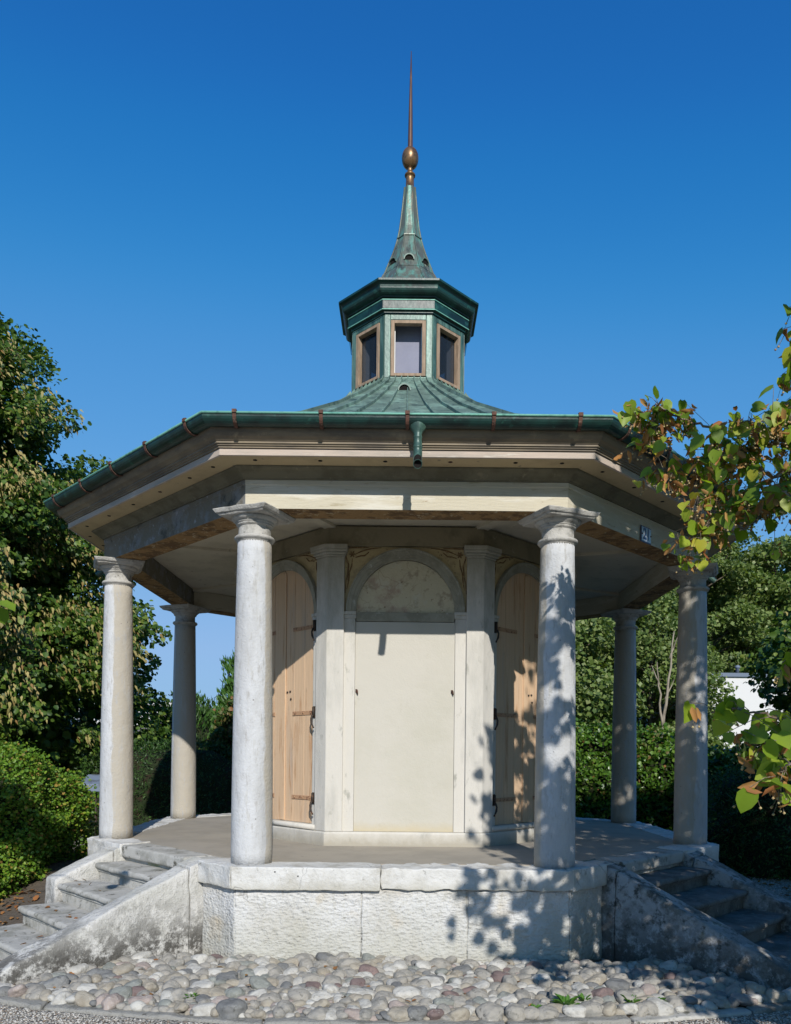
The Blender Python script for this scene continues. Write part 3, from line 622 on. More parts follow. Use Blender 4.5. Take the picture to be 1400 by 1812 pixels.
# --- the core chamber
mb = MB(); mb.octring([(1.30, 0), (1.430, 0), (1.430, 2.66), (1.30, 2.66)]); mb.build('wall', 'paint', PV)
mb = MB(); mb.octring([(1.40, 2.428), (1.512, 2.428), (1.512, 2.585), (1.40, 2.585)]); mb.build('wall_frieze', 'wall_frieze', PV, bevel=.003)
mb = MB(); mb.octring([(1.40, .0), (1.540, .0), (1.536, .105), (1.524, .118), (1.40, .118)]); mb.build('base_course', 'paint', PV, bevel=.004)
for k in range(8):                                        # folded pilaster on every corner
    ck = math.cos(R(22.5))
    def pil(d1, w_, z0, z1, m='paint'):
        a = R(-67.5+45*k)
        def corner(d): return Vector((d/ck*math.cos(a), d/ck*math.sin(a), 0))
        q = []
        for z in (z0, z1):
            L = [fp(k, d1*T8-w_, d1, z), corner(d1)+Vector((0, 0, z)), fp(k+1, -d1*T8+w_, d1, z), fp(k+1, -d1*T8+w_, 1.42, z), corner(1.42)+Vector((0, 0, z)), fp(k, d1*T8-w_, 1.42, z)]
            q.append(L)
        vs = q[0]+q[1]; return vs, [(0, 1, 4, 5)[::-1], (1, 2, 3, 4)[::-1], (6, 7, 10, 11), (7, 8, 9, 10)]+[(i, (i+1) % 6, 6+(i+1) % 6, 6+i) for i in range(6)]
    mb = MB()
    for d1, w_, z0, z1 in ((1.5275, .138, .119, 2.335), (1.538, .147, 2.335, 2.352), (1.552, .162, 2.352, 2.372), (1.574, .182, 2.372, 2.392), (1.578, .186, 2.392, 2.4265)):
        mb.add(*pil(d1, w_, z0, z1))
    mb.build('pilaster', ['paint', 'arch'], PV, bevel=.005)
def archpts(rx, ry, zs, n=28): return [(rx*math.cos(PI*i/n), zs+ry*math.sin(PI*i/n)) for i in range(n+1)]
def arch_mould(mb, k, rings, zs, n=36):
    """rings: (rx, ry, apothem) swept round the arch"""
    vs = []
    for rx, ry, d in rings:
        for i in range(n+1): vs.append(fp(k, rx*math.cos(PI*i/n), d, zs+ry*math.sin(PI*i/n)))
    fs = []
    for j in range(len(rings)-1):
        for i in range(n): fs.append((j*(n+1)+i, j*(n+1)+i+1, (j+1)*(n+1)+i+1, (j+1)*(n+1)+i))
    mb.add(vs, fs, 0)
def spandrel(k, rx, ry, zs, d, top, hw_):
    mb = MB(); n = 36; a = []; b = []
    for i in range(n+1):
        th = PI*i/n; u, z = rx*math.cos(th), zs+ry*math.sin(th); a.append(fp(k, u, d, z))
        cu, cz = math.cos(th), math.sin(th)
        s_ = min(hw_/abs(cu) if abs(cu) > 1e-6 else 1e9, (top-zs)/cz if cz > 1e-6 else 1e9)
        b.append(fp(k, cu*s_, d, zs+cz*s_))
    mb.add(a+b, [(i, i+1, n+2+i, n+1+i) for i in range(n)]); return mb
DH = (1.80, 1.085, .375)
for k in range(8):
    front = (k == 0); zs = 1.899
    if front: ri, yi, ro, yo, jw = .400, .425, .481, .512, .405
    else: ri, yi, ro, yo, jw = .425, .425, .488, .508, .428
    sb = spandrel(k, ro-.003, yo-.003, zs, 1.482, 2.43, .503).build('spandrel', 'spandrel', PV)
    for sg in (-1, 1):                                     # scroll and rosette reliefs in the spandrels
        mb = MB(); cx, cz = sg*.435, 2.365
        for q in range(6): a = 2*PI*q/6; mb.tube([fp(k, cx, 1.487, cz), fp(k, cx+.026*math.cos(a), 1.490, cz+.026*math.sin(a))], [.007, .004], 5)
        def curl(p): mb.tube([fp(k, sg*u, 1.485, z) for u, z in p], [.003+.003*math.sin(PI*i/(len(p)-1)) for i in range(len(p))], 5)
        curl([(.49, 2.41), (.486, 2.34), (.465, 2.28), (.472, 2.20), (.485, 2.13), (.492, 2.05)])
        curl([(.435, 2.33), (.44, 2.27), (.458, 2.22), (.464, 2.15), (.478, 2.08)])
        curl([(.405, 2.37), (.37, 2.385), (.33, 2.40), (.27, 2.413), (.20, 2.42)])
        curl([(.41, 2.34), (.37, 2.352), (.335, 2.355), (.30, 2.385)])
        curl([(.49, 2.415), (.40, 2.418), (.30, 2.42)])
        mb.build('relief', 'relief', sb)
    mb = MB(); w_ = ro-ri; h_ = yo-yi
    arch_mould(mb, k, [(ri, yi, 1.44), (ri, yi, 1.497), (ri+.012, yi+.012, 1.499), (ri+.014, yi+.014, 1.505), (ri+w_*.45, yi+h_*.45, 1.507), (ri+w_*.48, yi+h_*.48, 1.513), (ri+w_*.8, yi+h_*.8, 1.515), (ri+w_*.85, yi+h_*.85, 1.521), (ro, yo, 1.521), (ro, yo, 1.47)], zs)
    mb.build('archivolt', 'arch', PV)
    for sg in (-1, 1):
        mb = MB(); a, b = sorted((sg*(jw), sg*.4995))
        fbox(mb, k, a, b, 1.43, 1.500, .1195, 1.845)
        mb.build('jamb', 'paint', PV, bevel=.002)
        mb = MB(); a, b = sorted((sg*(jw-.008), sg*.4995)); fbox(mb, k, a, b, 1.43, 1.510, 1.846, 1.872); fbox(mb, k, a-.006*(sg < 0), b+.006*(sg < 0)-(.006 if sg < 0 else 0), 1.43, 1.5195, 1.8725, 1.8985)
        mb.build('impost', 'paint', PV, bevel=.003)
    if front:
        mb = MB(); fbox(mb, k, -.404, .404, 1.43, 1.4850, .119, 1.819); pn = mb.build('blind_panel', 'render', PV, bevel=.002)
        for u in (-.387, .387):
            mb = MB(); mb.tube([fp(k, u, 1.48, 1.262), fp(k, u, 1.50, 1.262), fp(k, u+.004, 1.505, 1.245), fp(k, u+.008, 1.500, 1.228)], [.006, .008, .007, .004], 6)
            mb.tube([fp(k, u-.004, 1.486, 1.27), fp(k, u-.004, 1.49, 1.245)], .008, 6); mb.build('hook', 'rust', pn)
        mb = MB(); fbox(mb, k, -.3965, .3965, 1.43, 1.4925, 1.823, 1.8955); mb.build('lintel', 'arch', PV, bevel=.002)
        ap = archpts(.402, .427, zs-.006, 36); mb = MB(); mb.add([fp(k, u, 1.472, z) for u, z in ap], [list(range(37))]); mb.build('tympanum', 'fresco', PV)
    else:
        dz0 = .165
        mb = MB(); mb.tube([fp(k, -.50, 1.525, .142), fp(k, .50, 1.525, .142)], .022, 10); fbox(mb, k, -.43, .43, 1.43, 1.525, .1195, .163); mb.build('door_sill', 'paint', PV)
        for sg in (-1, 1):                                  # one leaf each side, three boards with open joints
            lf = empty('door_leaf', fp(k, sg*.42, 1.47, dz0), PV); W[lf] = Matrix.Translation(fp(k, sg*.42, 1.47, dz0))
            eds = [.004, .145, .285, .427]
            for b in range(3):
                u0, u1 = eds[b]+.002, eds[b+1]-.002; mb = MB(); N = 8; fv = []
                for d in (1.452, 1.476+.001*b):
                    ring = [fp(k, sg*u0, d, dz0), fp(k, sg*u1, d, dz0)]
                    for i in range(N+1):
                        u = u1+(u0-u1)*i/N; z = zs+yi*math.sqrt(max(0, 1-(u/(ri+.004))**2)); ring.append(fp(k, sg*u, d, z))
                    fv.append(ring)
                L = len(fv[0]); mb.add(fv[0]+fv[1], [list(range(L))[::-1], [L+i for i in range(L)]]+[(i, (i+1) % L, L+(i+1) % L, L+i) for i in range(L)])
                mb.build('board', 'door', lf, bevel=.002)
            if sg < 0: mb = MB(); fbox(mb, k, -.028, .028, 1.477, 1.488, dz0+.004, 2.30); mb.build('cover_batten', 'door', lf, bevel=.003)
            for hz in DH:
                mb = MB(); a, b = sorted((sg*.13, sg*.43)); fbox(mb, k, a, b, 1.4785, 1.4835, hz-.016, hz+.016)
                for uu in (.17, .28, .38): mb.tube([fp(k, sg*uu, 1.483, hz), fp(k, sg*uu, 1.488, hz)], .007, 6)
                mb.build('strap_hinge', 'hinge', lf)
                mb = MB(); mb.tube([fp(k, sg*.452, 1.512, hz+.045), fp(k, sg*.452, 1.512, hz-.035)], .011, 8)
                fbox(mb, k, sg*.452-.014, sg*.452+.014, 1.500, 1.508, hz-.045, hz+.05)
                mb.tube([fp(k, sg*u, d, z) for u, d, z in ((.452, 1.512, hz-.02), (.458, 1.530, hz-.03), (.452, 1.538, hz-.055), (.463, 1.540, hz-.09), (.478, 1.538, hz-.115), (.480, 1.532, hz-.13))], [.008, .010, .007, .010, .007, .009], 6)
                mb.build('hinge_pin', 'iron', lf)
            if sg > 0:
                for uu, zz in ((.05, 1.27), (.09, 1.275), (.10, 1.21)):
                    mb = MB(); mb.tube([fp(k, uu, 1.476, zz), fp(k, uu, 1.484, zz)], .009, 6); mb.build('bolt', 'iron', lf)
# --- enamel number plate on the beam
NP = empty('house_number_sign', fp(1, -.033, AO+.002, 2.437)); tag(NP, 'small enamel house number plate reading 21 screwed to the beam right of the columns', 'sign')
mb = MB(); fbox(mb, 1, .966-1.079, 1.126-1.079, AO+.006, AO+.011, 2.375, 2.498); mb.build('plate', 'enamel_blue', NP, bevel=.003)
mb = MB(); fbox(mb, 1, .975-1.079, 1.117-1.079, AO+.0125, AO+.0145, 2.384, 2.489); mb.build('face', 'enamel', NP)
for uu in (-.0985, .0325):
    mb = MB(); mb.tube([fp(1, uu, AO+.014, 2.436), fp(1, uu, AO+.019, 2.436)], .0055, 8); mb.build('screw', 'rust', NP)
fc = bpy.data.curves.new('number', 'FONT'); fc.body = '21'; fc.size = .118; fc.extrude = .001; fc.offset = .0022; fc.align_x = 'CENTER'; fc.align_y = 'CENTER'
fo = bpy.data.objects.new('number', fc); COL.objects.link(fo); bpy.context.view_layer.update()
me = bpy.data.meshes.new_from_object(fo.evaluated_get(bpy.context.evaluated_depsgraph_get())); bpy.data.objects.remove(fo)
me.materials.clear(); me.materials.append(M['enamel_blue']); n, t = fr(1)
mat_ = Matrix(((t.x*.86, 0, n.x, 0), (t.y*.86, 0, n.y, 0), (0, 1, 0, 0), (0, 0, 0, 1))); p = fp(1, -.033, AO+.0165, 2.437)
me.transform(Matrix.Translation(p) @ mat_); o = bpy.data.objects.new('number', me); link(o, NP)
# ================================================================== vegetation
def npmesh(name, V, F, n, mats, mi=None, parent=None, local=False, smooth=False):
    """V (N,3) float array, F (K,n) int array"""
    me = bpy.data.meshes.new(name); me.vertices.add(len(V)); me.vertices.foreach_set('co', np.ascontiguousarray(V, dtype=np.float32).ravel())
    K = len(F); me.loops.add(K*n); me.loops.foreach_set('vertex_index', np.ascontiguousarray(F, dtype=np.int32).ravel())
    me.polygons.add(K); me.polygons.foreach_set('loop_start', np.arange(0, K*n, n, dtype=np.int32))
    for q in mats: me.materials.append(M[q])
    if mi is not None: me.polygons.foreach_set('material_index', np.ascontiguousarray(mi, dtype=np.int32))
    if smooth: me.polygons.foreach_set('use_smooth', np.ones(K, dtype=bool))
    me.update(calc_edges=True)
    o = bpy.data.objects.new(name, me); return link(o, parent, local)
# leaf outlines in the x (width) / y (length) plane, z = fold; built from quads
LEAF = {
 'diamond': (np.array([(0, 0, 0), (.5, .45, .12), (0, 1, 0), (-.5, .45, .12)]), np.array([(0, 1, 2, 3)])),
 'fold': (np.array([(0, 0, 0), (.42, .25, .10), (.34, .72, .10), (0, 1, -.05), (-.34, .72, .10), (-.42, .25, .10), (0, .5, 0)]), np.array([(0, 1, 2, 6), (6, 2, 3, 3), (0, 6, 4, 5), (6, 3, 3, 4)])),
 'heart': (np.array([(0, .06, 0), (.22, -.04, .03), (.46, .16, .06), (.48, .45, .09), (.30, .76, .06), (0, 1.05, -.10), (-.30, .76, .06), (-.48, .45, .09), (-.46, .16, .06), (-.22, -.04, .03), (0, .45, -.02)]),
           np.array([(0, 1, 2, 10), (10, 2, 3, 4), (10, 4, 5, 5), (10, 5, 5, 6), (10, 6, 7, 8), (0, 10, 8, 9)])),
 'strap': (np.array([(0, 0, 0), (.14, .3, .05), (0, 1, -.1), (-.14, .3, .05)]), np.array([(0, 1, 2, 3)])),
}
def fixq(shape):
    v, f = LEAF[shape]; return v, f
def leaves(P, D, U, S, shape, rng, wscale=1.0):
    """P positions, D growth direction, U leaf-normal hint, S sizes; returns V, F (quads; degenerate tris split)"""
    v, f = LEAF[shape]; N = len(P)
    D = D/np.linalg.norm(D, axis=1, keepdims=True)
    X = np.cross(D, U); X /= np.maximum(np.linalg.norm(X, axis=1, keepdims=True), 1e-6)
    Z = np.cross(X, D)
    V = P[:, None, :]+S[:, None, None]*(v[None, :, 0:1]*X[:, None, :]*wscale+v[None, :, 1:2]*D[:, None, :]+v[None, :, 2:3]*Z[:, None, :])
    m = len(v)
    tri = []
    for q in f:
        q = list(q)
        if len(set(q)) == 3:
            t = [];  [t.append(x) for x in q if x not in t]; tri.append(t)
        else: tri.append([q[0], q[1], q[2]]); tri.append([q[0], q[2], q[3]])
    if m == 4:
        F = (np.arange(N)[:, None, None]*m+np.array([[0, 1, 2, 3]])[None]).reshape(-1, 4); return V.reshape(-1, 3), F, 1
    F = (np.arange(N)[:, None, None]*m+np.array(tri)[None]).reshape(-1, 3)
    return V.reshape(-1, 3), F, len(tri)
def unit(n, rng):
    q = rng.normal(size=(n, 3)); return q/np.linalg.norm(q, axis=1, keepdims=True)
def foliage(name, P, out, size, shape, mats, share, rng, parent, local=False, droop=.4, jit=.8, svar=.35, wscale=1.0):
    """a cloud of real leaves; share = chance of each material"""
    N = len(P)
    D = out*.6+unit(N, rng)*jit; D[:, 2] -= droop
    U = out*.5+unit(N, rng)*.7; U[:, 2] += .6; U[:, 1] -= .25
    S = size*(1+svar*rng.uniform(-1, 1, N))
    V, F, per = leaves(P, D, U, S, shape, rng, wscale)
    mi = np.repeat(rng.choice(len(mats), N, p=share), per)
    return npmesh(name, V, F, F.shape[1], mats, mi, parent, local)
def puffs(C, Rr, n, rng, flat=.75, shell=.55):
    """n points over puffs centred at C with radius Rr, mostly near their surface"""
    i = rng.choice(len(C), n, p=(Rr**2)/np.sum(Rr**2)); d = unit(n, rng); r = Rr[i]*(shell+(1-shell)*rng.uniform(0, 1, n)**.6)*(1+.25*rng.normal(size=n)*.5)
    q = d*r[:, None]; q[:, 2] *= flat
    return C[i]+q, d
def limb(mb, p0, p1, r0, r1, n=6, sag=.1, seed=0, sides=7):
    rr = random.Random(seed); p0 = Vector(p0); p1 = Vector(p1); L = (p1-p0).length; pts = []
    for i in range(n+1):
        f = i/n; p = p0.lerp(p1, f); k = math.sin(f*PI)*sag*L
        pts.append(p+Vector((rr.uniform(-1, 1)*k*.5, rr.uniform(-1, 1)*k*.5, rr.uniform(-.3, .6)*k)))
    mb.tube(pts, [r0+(r1-r0)*i/n for i in range(n+1)], sides); return pts
def crown_points(env, z0, z1, n, rng, cx=0, cy=0, thick=.55, noise_s=.9, cut=-.02):
    """puff centres inside an envelope radius env(z), thinned by noise so that layers and gaps form"""
    C = []
    while len(C) < n:
        z = rng.uniform(z0, z1); r = env(z)
        if r <= 0 or rng.uniform() > (r/env.mx)**1.2+.08: continue
        a = rng.uniform(0, 2*PI); q = r*(thick+(1-thick)*rng.uniform()**.5)
        p = (cx+q*math.cos(a), cy+q*math.sin(a), z)
        if noise.noise(Vector(p)*noise_s) < cut: continue
        C.append(p)
    return np.array(C)
def env_of(pts):
    zs = [p[0] for p in pts]; rs = [p[1] for p in pts]
    f = lambda z: float(np.interp(z, zs, rs, left=0, right=0)); f2 = lambda z: f(z)
    class E:
        mx = max(rs)
        def __call__(s, z): return f(z)
    return E()

# --- the big lime tree on the left
def big_lime():
    rng = np.random.default_rng(11); bx, by = -9.0, 5.2
    T = empty('lime_tree', (bx, by, GZ)); tag(T, 'tall dark green lime tree with tan seed bracts left of the pavilion', 'tree')
    E = env_of([(.0, 3.2), (1.0, 4.6), (2.6, 4.9), (4.2, 3.95), (5.6, 3.5), (7.0, 2.75), (8.1, 2.0), (9.2, 1.1), (10.1, .25)])
    C = crown_points(E, .0, 10.0, 1000, rng, bx, by, .55, .75, -.22)
    C = C+np.array([[noise.noise(Vector(q)*.8)*.45, noise.noise(Vector(q)*.8+Vector((9, 0, 0)))*.45, 0] for q in C])
    Rr = rng.uniform(.20, .62, len(C))
    mb = MB(); limb(mb, (bx, by, GZ-.1), (bx+.1, by, 9.3), .34, .05, 12, .01, 3, 12)
    for i in range(0, len(C), 9):
        c = Vector(C[i]); z = max(.6, c.z-(c.xy-Vector((bx, by))).length*.35)
        limb(mb, (bx, by, z), c.lerp(Vector((bx, by, z)), .25), .035, .008, 7, .06, i, 5)
    mb.build('trunk', 'bark', T)
    P, d = puffs(C, Rr, 270000, rng, .55)
    ax = P-np.array([bx, by, 4.]); ax[:, 2] *= .4; out = ax/np.linalg.norm(ax, axis=1, keepdims=True)
    # fewer leaves at the hidden far side
    keep = (out[:, 1] < .45) | (rng.uniform(size=len(P)) < .35); P, out = P[keep], out[keep]
    Ci = C*1.0; Ci[:, 0] = bx+(Ci[:, 0]-bx)*.72; Ci[:, 1] = by+(Ci[:, 1]-by)*.72; Ci = Ci[Ci[:, 2] < 8.2]
    Pi, di = puffs(Ci, np.full(len(Ci), .5), 30000, rng, .7); foliage('inner_foliage', Pi, di, .15, 'fold', ['lime_leaf'], [1], rng, T)
    foliage('crown', P, out, .072, 'fold', ['lime_leaf'], [1], rng, T, droop=.45)
    # seed bracts cluster at the ends of the sprays on the sunny side
    s = (out[:, 1] < -.1) & (rng.uniform(size=len(P)) < .22); Q = P[s]+out[s]*.09
    n2 = np.array([noise.noise(Vector(q)*.9) for q in Q]); Q = Q[n2 > -.08]; o2 = out[s][n2 > -.08]
    Q = np.repeat(Q, 3, 0)+rng.normal(size=(len(Q)*3, 3))*.06
    foliage('seed_bracts', Q, np.repeat(o2, 3, 0), .090, 'strap', ['bract'], [1], rng, T, droop=1.0, jit=.5, wscale=1.3)
big_lime()

def shrub(name, label, cat, c, r, n, size, shape, m, seed, share=(1,), lumps=40, lr=(.18, .3), core=True, group=None, power=2.2, droop=-.1, nz=.12, z0=None, jit=.7):
    """dense bush: super-ellipsoid surface of leaves over an inner mass"""
    rng = np.random.default_rng(seed); c = np.array(c, float); r = np.array(r, float)
    T = empty(name, (c[0], c[1], GZ)); tag(T, label, cat, group)
    d = unit(n, rng); k = (np.abs(d)**power).sum(1)**(-1/power); q = d*k[:, None]
    amp = np.array([noise.noise(Vector(p*2.6)+Vector((seed, 0, 0)))*1.0+.5*noise.noise(Vector(p*6.5)) for p in q])
    P = c+q*r*(1+nz*amp)[:, None]+d*(-np.abs(rng.normal(size=n))*.05+rng.uniform(size=n)**6*.10)[:, None]
    ok = P[:, 2] > GZ-.02; P, d = P[ok], d[ok]
    ok2 = (d[:, 1] < .35) | (rng.uniform(size=len(P)) < .4); P, d = P[ok2], d[ok2]
    foliage('foliage', P, d, size, shape, m, list(share), rng, T, droop=droop, jit=jit)
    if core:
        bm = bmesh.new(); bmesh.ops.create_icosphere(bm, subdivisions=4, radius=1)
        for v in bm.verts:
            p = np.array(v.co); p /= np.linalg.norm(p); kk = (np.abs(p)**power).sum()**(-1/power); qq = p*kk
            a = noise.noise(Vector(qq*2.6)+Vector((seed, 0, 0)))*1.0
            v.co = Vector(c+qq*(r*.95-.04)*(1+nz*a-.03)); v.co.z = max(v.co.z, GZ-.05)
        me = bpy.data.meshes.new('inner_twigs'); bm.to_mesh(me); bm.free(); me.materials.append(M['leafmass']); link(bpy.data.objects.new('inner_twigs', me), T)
    return T
# clipped box bush at the foot of the left flight
shrub('box_bush', 'large clipped round box bush beside the left steps', 'bush', (-4.42, -.75, -.05), (1.42, 1.25, .92), 120000, .026, 'fold', ['box_leaf'], 21, nz=.17)
# laurel hedge behind the right half of the pavilion
shrub('laurel_hedge', 'sunlit green leafy hedge behind the columns right of the chamber', 'hedge', (3.5, 5.0, -.05), (1.5, .9, 1.25), 34000, .06, 'fold', ['hedge_leaf', 'rust_leaf'], 22, (.85, .15), nz=.30, power=2.3)
shrub('dark_hedge', 'dark green hedge between the two right hand columns', 'hedge', (5.9, 5.6, -.15), (1.5, .9, .98), 24000, .06, 'fold', ['hedge_leaf'], 23, nz=.26, power=2.4)
shrub('yew_bush', 'low dark yew bush beside the gravel path at the right', 'bush', (4.75, 1.9, -.20), (1.0, .9, .95), 26000, .05, 'strap', ['yew_leaf', 'thuja_leaf'], 24, (.7, .3), nz=.25)
shrub('dark_shrub', 'tall dark shrub behind the yew at the right picture edge', 'bush', (6.25, 3.3, -.05), (1.95, 1.1, 1.2), 26000, .07, 'fold', ['yew_leaf', 'hedge_leaf'], 25, (.6, .4), nz=.2)
# left, behind the pavilion
shrub('dark_yew_hedge', 'low black green yew hedge behind the back left column', 'hedge', (-3.55, 4.4, -.10), (1.5, .7, .95), 26000, .05, 'strap', ['yew_leaf'], 26, nz=.15, power=3)
shrub('rusty_shrub', 'green shrub with orange brown tips left of the chamber', 'bush', (-2.55, 4.9, .20), (.62, .7, 1.35), 16000, .06, 'fold', ['rust_leaf'], 27, nz=.2)
shrub('thuja', 'bright green feathery conifer rising behind the rusty shrub', 'conifer', (-2.85, 8.2, .7), (1.0, .9, 1.95), 26000, .12, 'strap', ['thuja_leaf'], 28, nz=.28, droop=-1.0, jit=.45)
shrub('small_yew', 'small dark conifer at the left of the back left column', 'conifer', (-4.35, 8.0, .3), (.8, .8, 1.55), 12000, .10, 'strap', ['yew_leaf', 'thuja_leaf'], 29, (.6, .4), nz=.25, droop=-.8, jit=.5)
shrub('meadow_shrub', 'pale olive shrub on the lawn behind the box bush', 'bush', (-8.0, 10.5, .0), (2.6, 1.0, .95), 14000, .09, 'fold', ['rust_leaf', 'box_leaf'], 30, (.5, .5), nz=.2)

# --- woodland behind on the right: individual trees
def wood_protos():
    out = []
    for i, (h, prof, n, sz) in enumerate([
        (12.5, [(1.0, 1.2), (3, 2.3), (6, 2.9), (9, 2.4), (11, 1.5), (12.6, .2)], 34000, .16),
        (11.0, [(.6, 1.6), (2.5, 2.6), (5, 3.0), (8, 2.3), (10, 1.2), (11.1, .2)], 34000, .15),
        (13.5, [(4.5, .9), (6, 1.8), (8.5, 2.3), (11, 1.9), (12.6, 1.2), (13.6, .2)], 21000, .15),
        (7.0, [(.1, 1.6), (1.5, 2.2), (3.2, 2.3), (5.2, 1.6), (7, .2)], 26000, .13)]):
        rng = np.random.default_rng(50+i); E = env_of(prof)
        C = crown_points(E, prof[0][0], h, 150, rng, 0, 0, .45, .5, -.16)
        Rr = rng.uniform(.35, .85, len(C)); P, d = puffs(C, Rr, n, rng, .6)
        T = empty('forest_tree', (0, 0, 0)); mb = MB(); limb(mb, (0, 0, -.3), (.2, .1, h*.95), .16, .03, 12, .012, i, 8)
        for j in range(0, len(C), 4):
            c = Vector(C[j]); limb(mb, (0, 0, max(.5, c.z-c.xy.length*.7)), c, .04, .012, 5, .06, j, 5)
        mb.build('trunk', 'bark', T, local=True)
        ax = P*np.array([1, 1, .2]); ax[:, 2] = .3; ou = ax/np.linalg.norm(ax, axis=1, keepdims=True)
        foliage('crown', P, ou, sz, 'diamond', ['forest_leaf'], [1], rng, T, True, droop=.2)
        out.append(T)
    return out
WP = wood_protos(); used = set()
names = ['tall leafy woodland tree', 'broad bushy woodland tree', 'slender bare stemmed woodland tree', 'low bushy young tree']
spots = [  # x, y, proto, scale, rot, label
 (4.6, 17, 3, 1.05, .3, 'low bushy young tree at the left end of the wood, just above the hedge'),
 (8.2, 18, 3, .95, 1.4, 'low bushy young tree in front of the wood between the right hand columns'),
 (6.3, 20.5, 1, .80, 2.2, 'broad bushy tree seen between the front right and back right columns'),
 (9.8, 22, 2, .66, .2, 'slender tree whose thin top stands against the sky beneath the pavilion beam'),
 (12.2, 24, 0, .86, 1.1, 'tall leafy tree rising just right of the outer right column'),
 (15.6, 25, 1, .98, 3.3, 'broad tall tree in the middle of the wood above the white building'),
 (18.6, 27, 0, .96, 4.1, 'tall leafy tree above the right end of the white building'),
 (14.0, 31, 2, 1.0, 5.0, 'slender bare stemmed tree whose crown tops the wood'),
 (17.0, 33, 2, .98, 2.6, 'slender bare stemmed tree at the back of the wood near the picture edge'),
 (21.5, 29, 1, 1.05, .9, 'broad tall tree at the right edge of the wood'),
 (5.2, 28, 1, .8, 5.5, 'broad tree deep in the wood behind the chamber'),
 (9.6, 30, 0, .74, 3.9, 'tall tree deep in the wood behind the back right column'),
 (12.3, 36, 1, 1.0, 1.9, 'broad tree at the back of the wood left of the tallest crowns'),
 (20.0, 37, 0, 1.0, .4, 'tall leafy tree at the far back of the wood on the right'),
 (23.0, 22, 3, 1.1, 2.0, 'low bushy young tree at the right end of the white building'),
]
for x, y, p, s_, rz, lb in spots:
    if p not in used: o = WP[p]; used.add(p)
    else:
        o = WP[p].copy(); COL.objects.link(o)
        for ch in WP[p].children:
            q = ch.copy(); COL.objects.link(q); q.parent = o
    o.location = (x, y, GZ); o.scale = (s_,)*3; o.rotation_euler = (0, 0, rz)
    tag(o, lb, 'tree', 'trees of the wood behind on the right')
# far-off tree belts that close the horizon
def belt(name, label, x0, x1, y, h, n, seed, sz=.55):
    rng = np.random.default_rng(seed)
    x = rng.uniform(x0, x1, n); top = np.array([h*(1+.35*noise.noise(Vector((a*.18, seed, 0)))+.2*noise.noise(Vector((a*.6, seed, 5)))) for a in x])
    z = GZ+top*rng.uniform(0, 1, n)**.7; P = np.stack([x, y+rng.normal(size=n)*1.2-(z-GZ)*-.15, z], 1)
    o_ = np.tile(np.array([[0, -1., .3]]), (n, 1))
    o = foliage(name, P, o_, sz, 'diamond', ['forest_leaf'], [1], rng, None, droop=.2); tag(o, label, 'wood', kind='stuff')
belt('far_wood', 'distant line of mixed trees behind the right hand wood', 0, 60, 46, 9.0, 26000, 71)
belt('far_tree_line', 'low distant line of trees beyond the lawn at the left', -80, 0, 60, 3.6, 16000, 72)
# pale dead stem in the wood
T = empty('dead_tree', (7.55, 15.0, GZ)); tag(T, 'pale dead forked tree trunk standing in front of the wood between the right hand columns', 'tree')
mb = MB(); b0 = Vector((7.55, 15, GZ))
limb(mb, b0, (7.55, 15, 1.6), .09, .06, 6, .03, 1); limb(mb, (7.55, 15, 1.55), (7.85, 15, 4.4), .05, .018, 8, .03, 2); limb(mb, (7.55, 15, 1.55), (7.36, 15, 3.5), .042, .014, 8, .04, 3)
limb(mb, (7.72, 15, 3.6), (7.98, 15, 4.3), .03, .01, 5, .05, 4); limb(mb, (7.45, 15, 2.8), (7.2, 15, 3.4), .025, .008, 5, .05, 5); limb(mb, (7.6, 15, 2.4), (7.9, 15.1, 3.0), .03, .01, 5, .05, 6)
mb.build('trunk', 'deadwood', T)

# --- linden at the right edge, middle distance
def right_lime():
    rng = np.random.default_rng(15); bx, by = 8.0, 3.6
    T = empty('lime_tree', (bx, by, GZ)); tag(T, 'lime tree with hanging dark lower boughs at the right picture edge behind the pavilion', 'tree')
    E = env_of([(.6, 1.6), (1.3, 2.2), (2.2, 2.55), (3.0, 2.2), (3.8, 1.5), (4.3, .6)])
    C = crown_points(E, .6, 4.2, 170, rng, bx, by, .5, .6, -.1); Rr = rng.uniform(.25, .5, len(C))
    mb = MB(); limb(mb, (bx, by, GZ-.1), (bx, by, 3.9), .2, .04, 10, .02, 3, 10)
    for i in range(0, len(C), 4):
        c = Vector(C[i]); limb(mb, (bx, by, max(.8, c.z-.7)), c, .03, .008, 6, .05, i, 5)
    mb.build('trunk', 'bark', T)
    P, d = puffs(C, Rr, 36000, rng, .6); ax = P-np.array([bx, by, 2.5]); ax[:, 2] *= .4; out = ax/np.linalg.norm(ax, axis=1, keepdims=True)
    foliage('crown', P, out, .085, 'fold', ['lime_leaf', 'bract'], [.96, .04], rng, T, droop=.5)
right_lime()

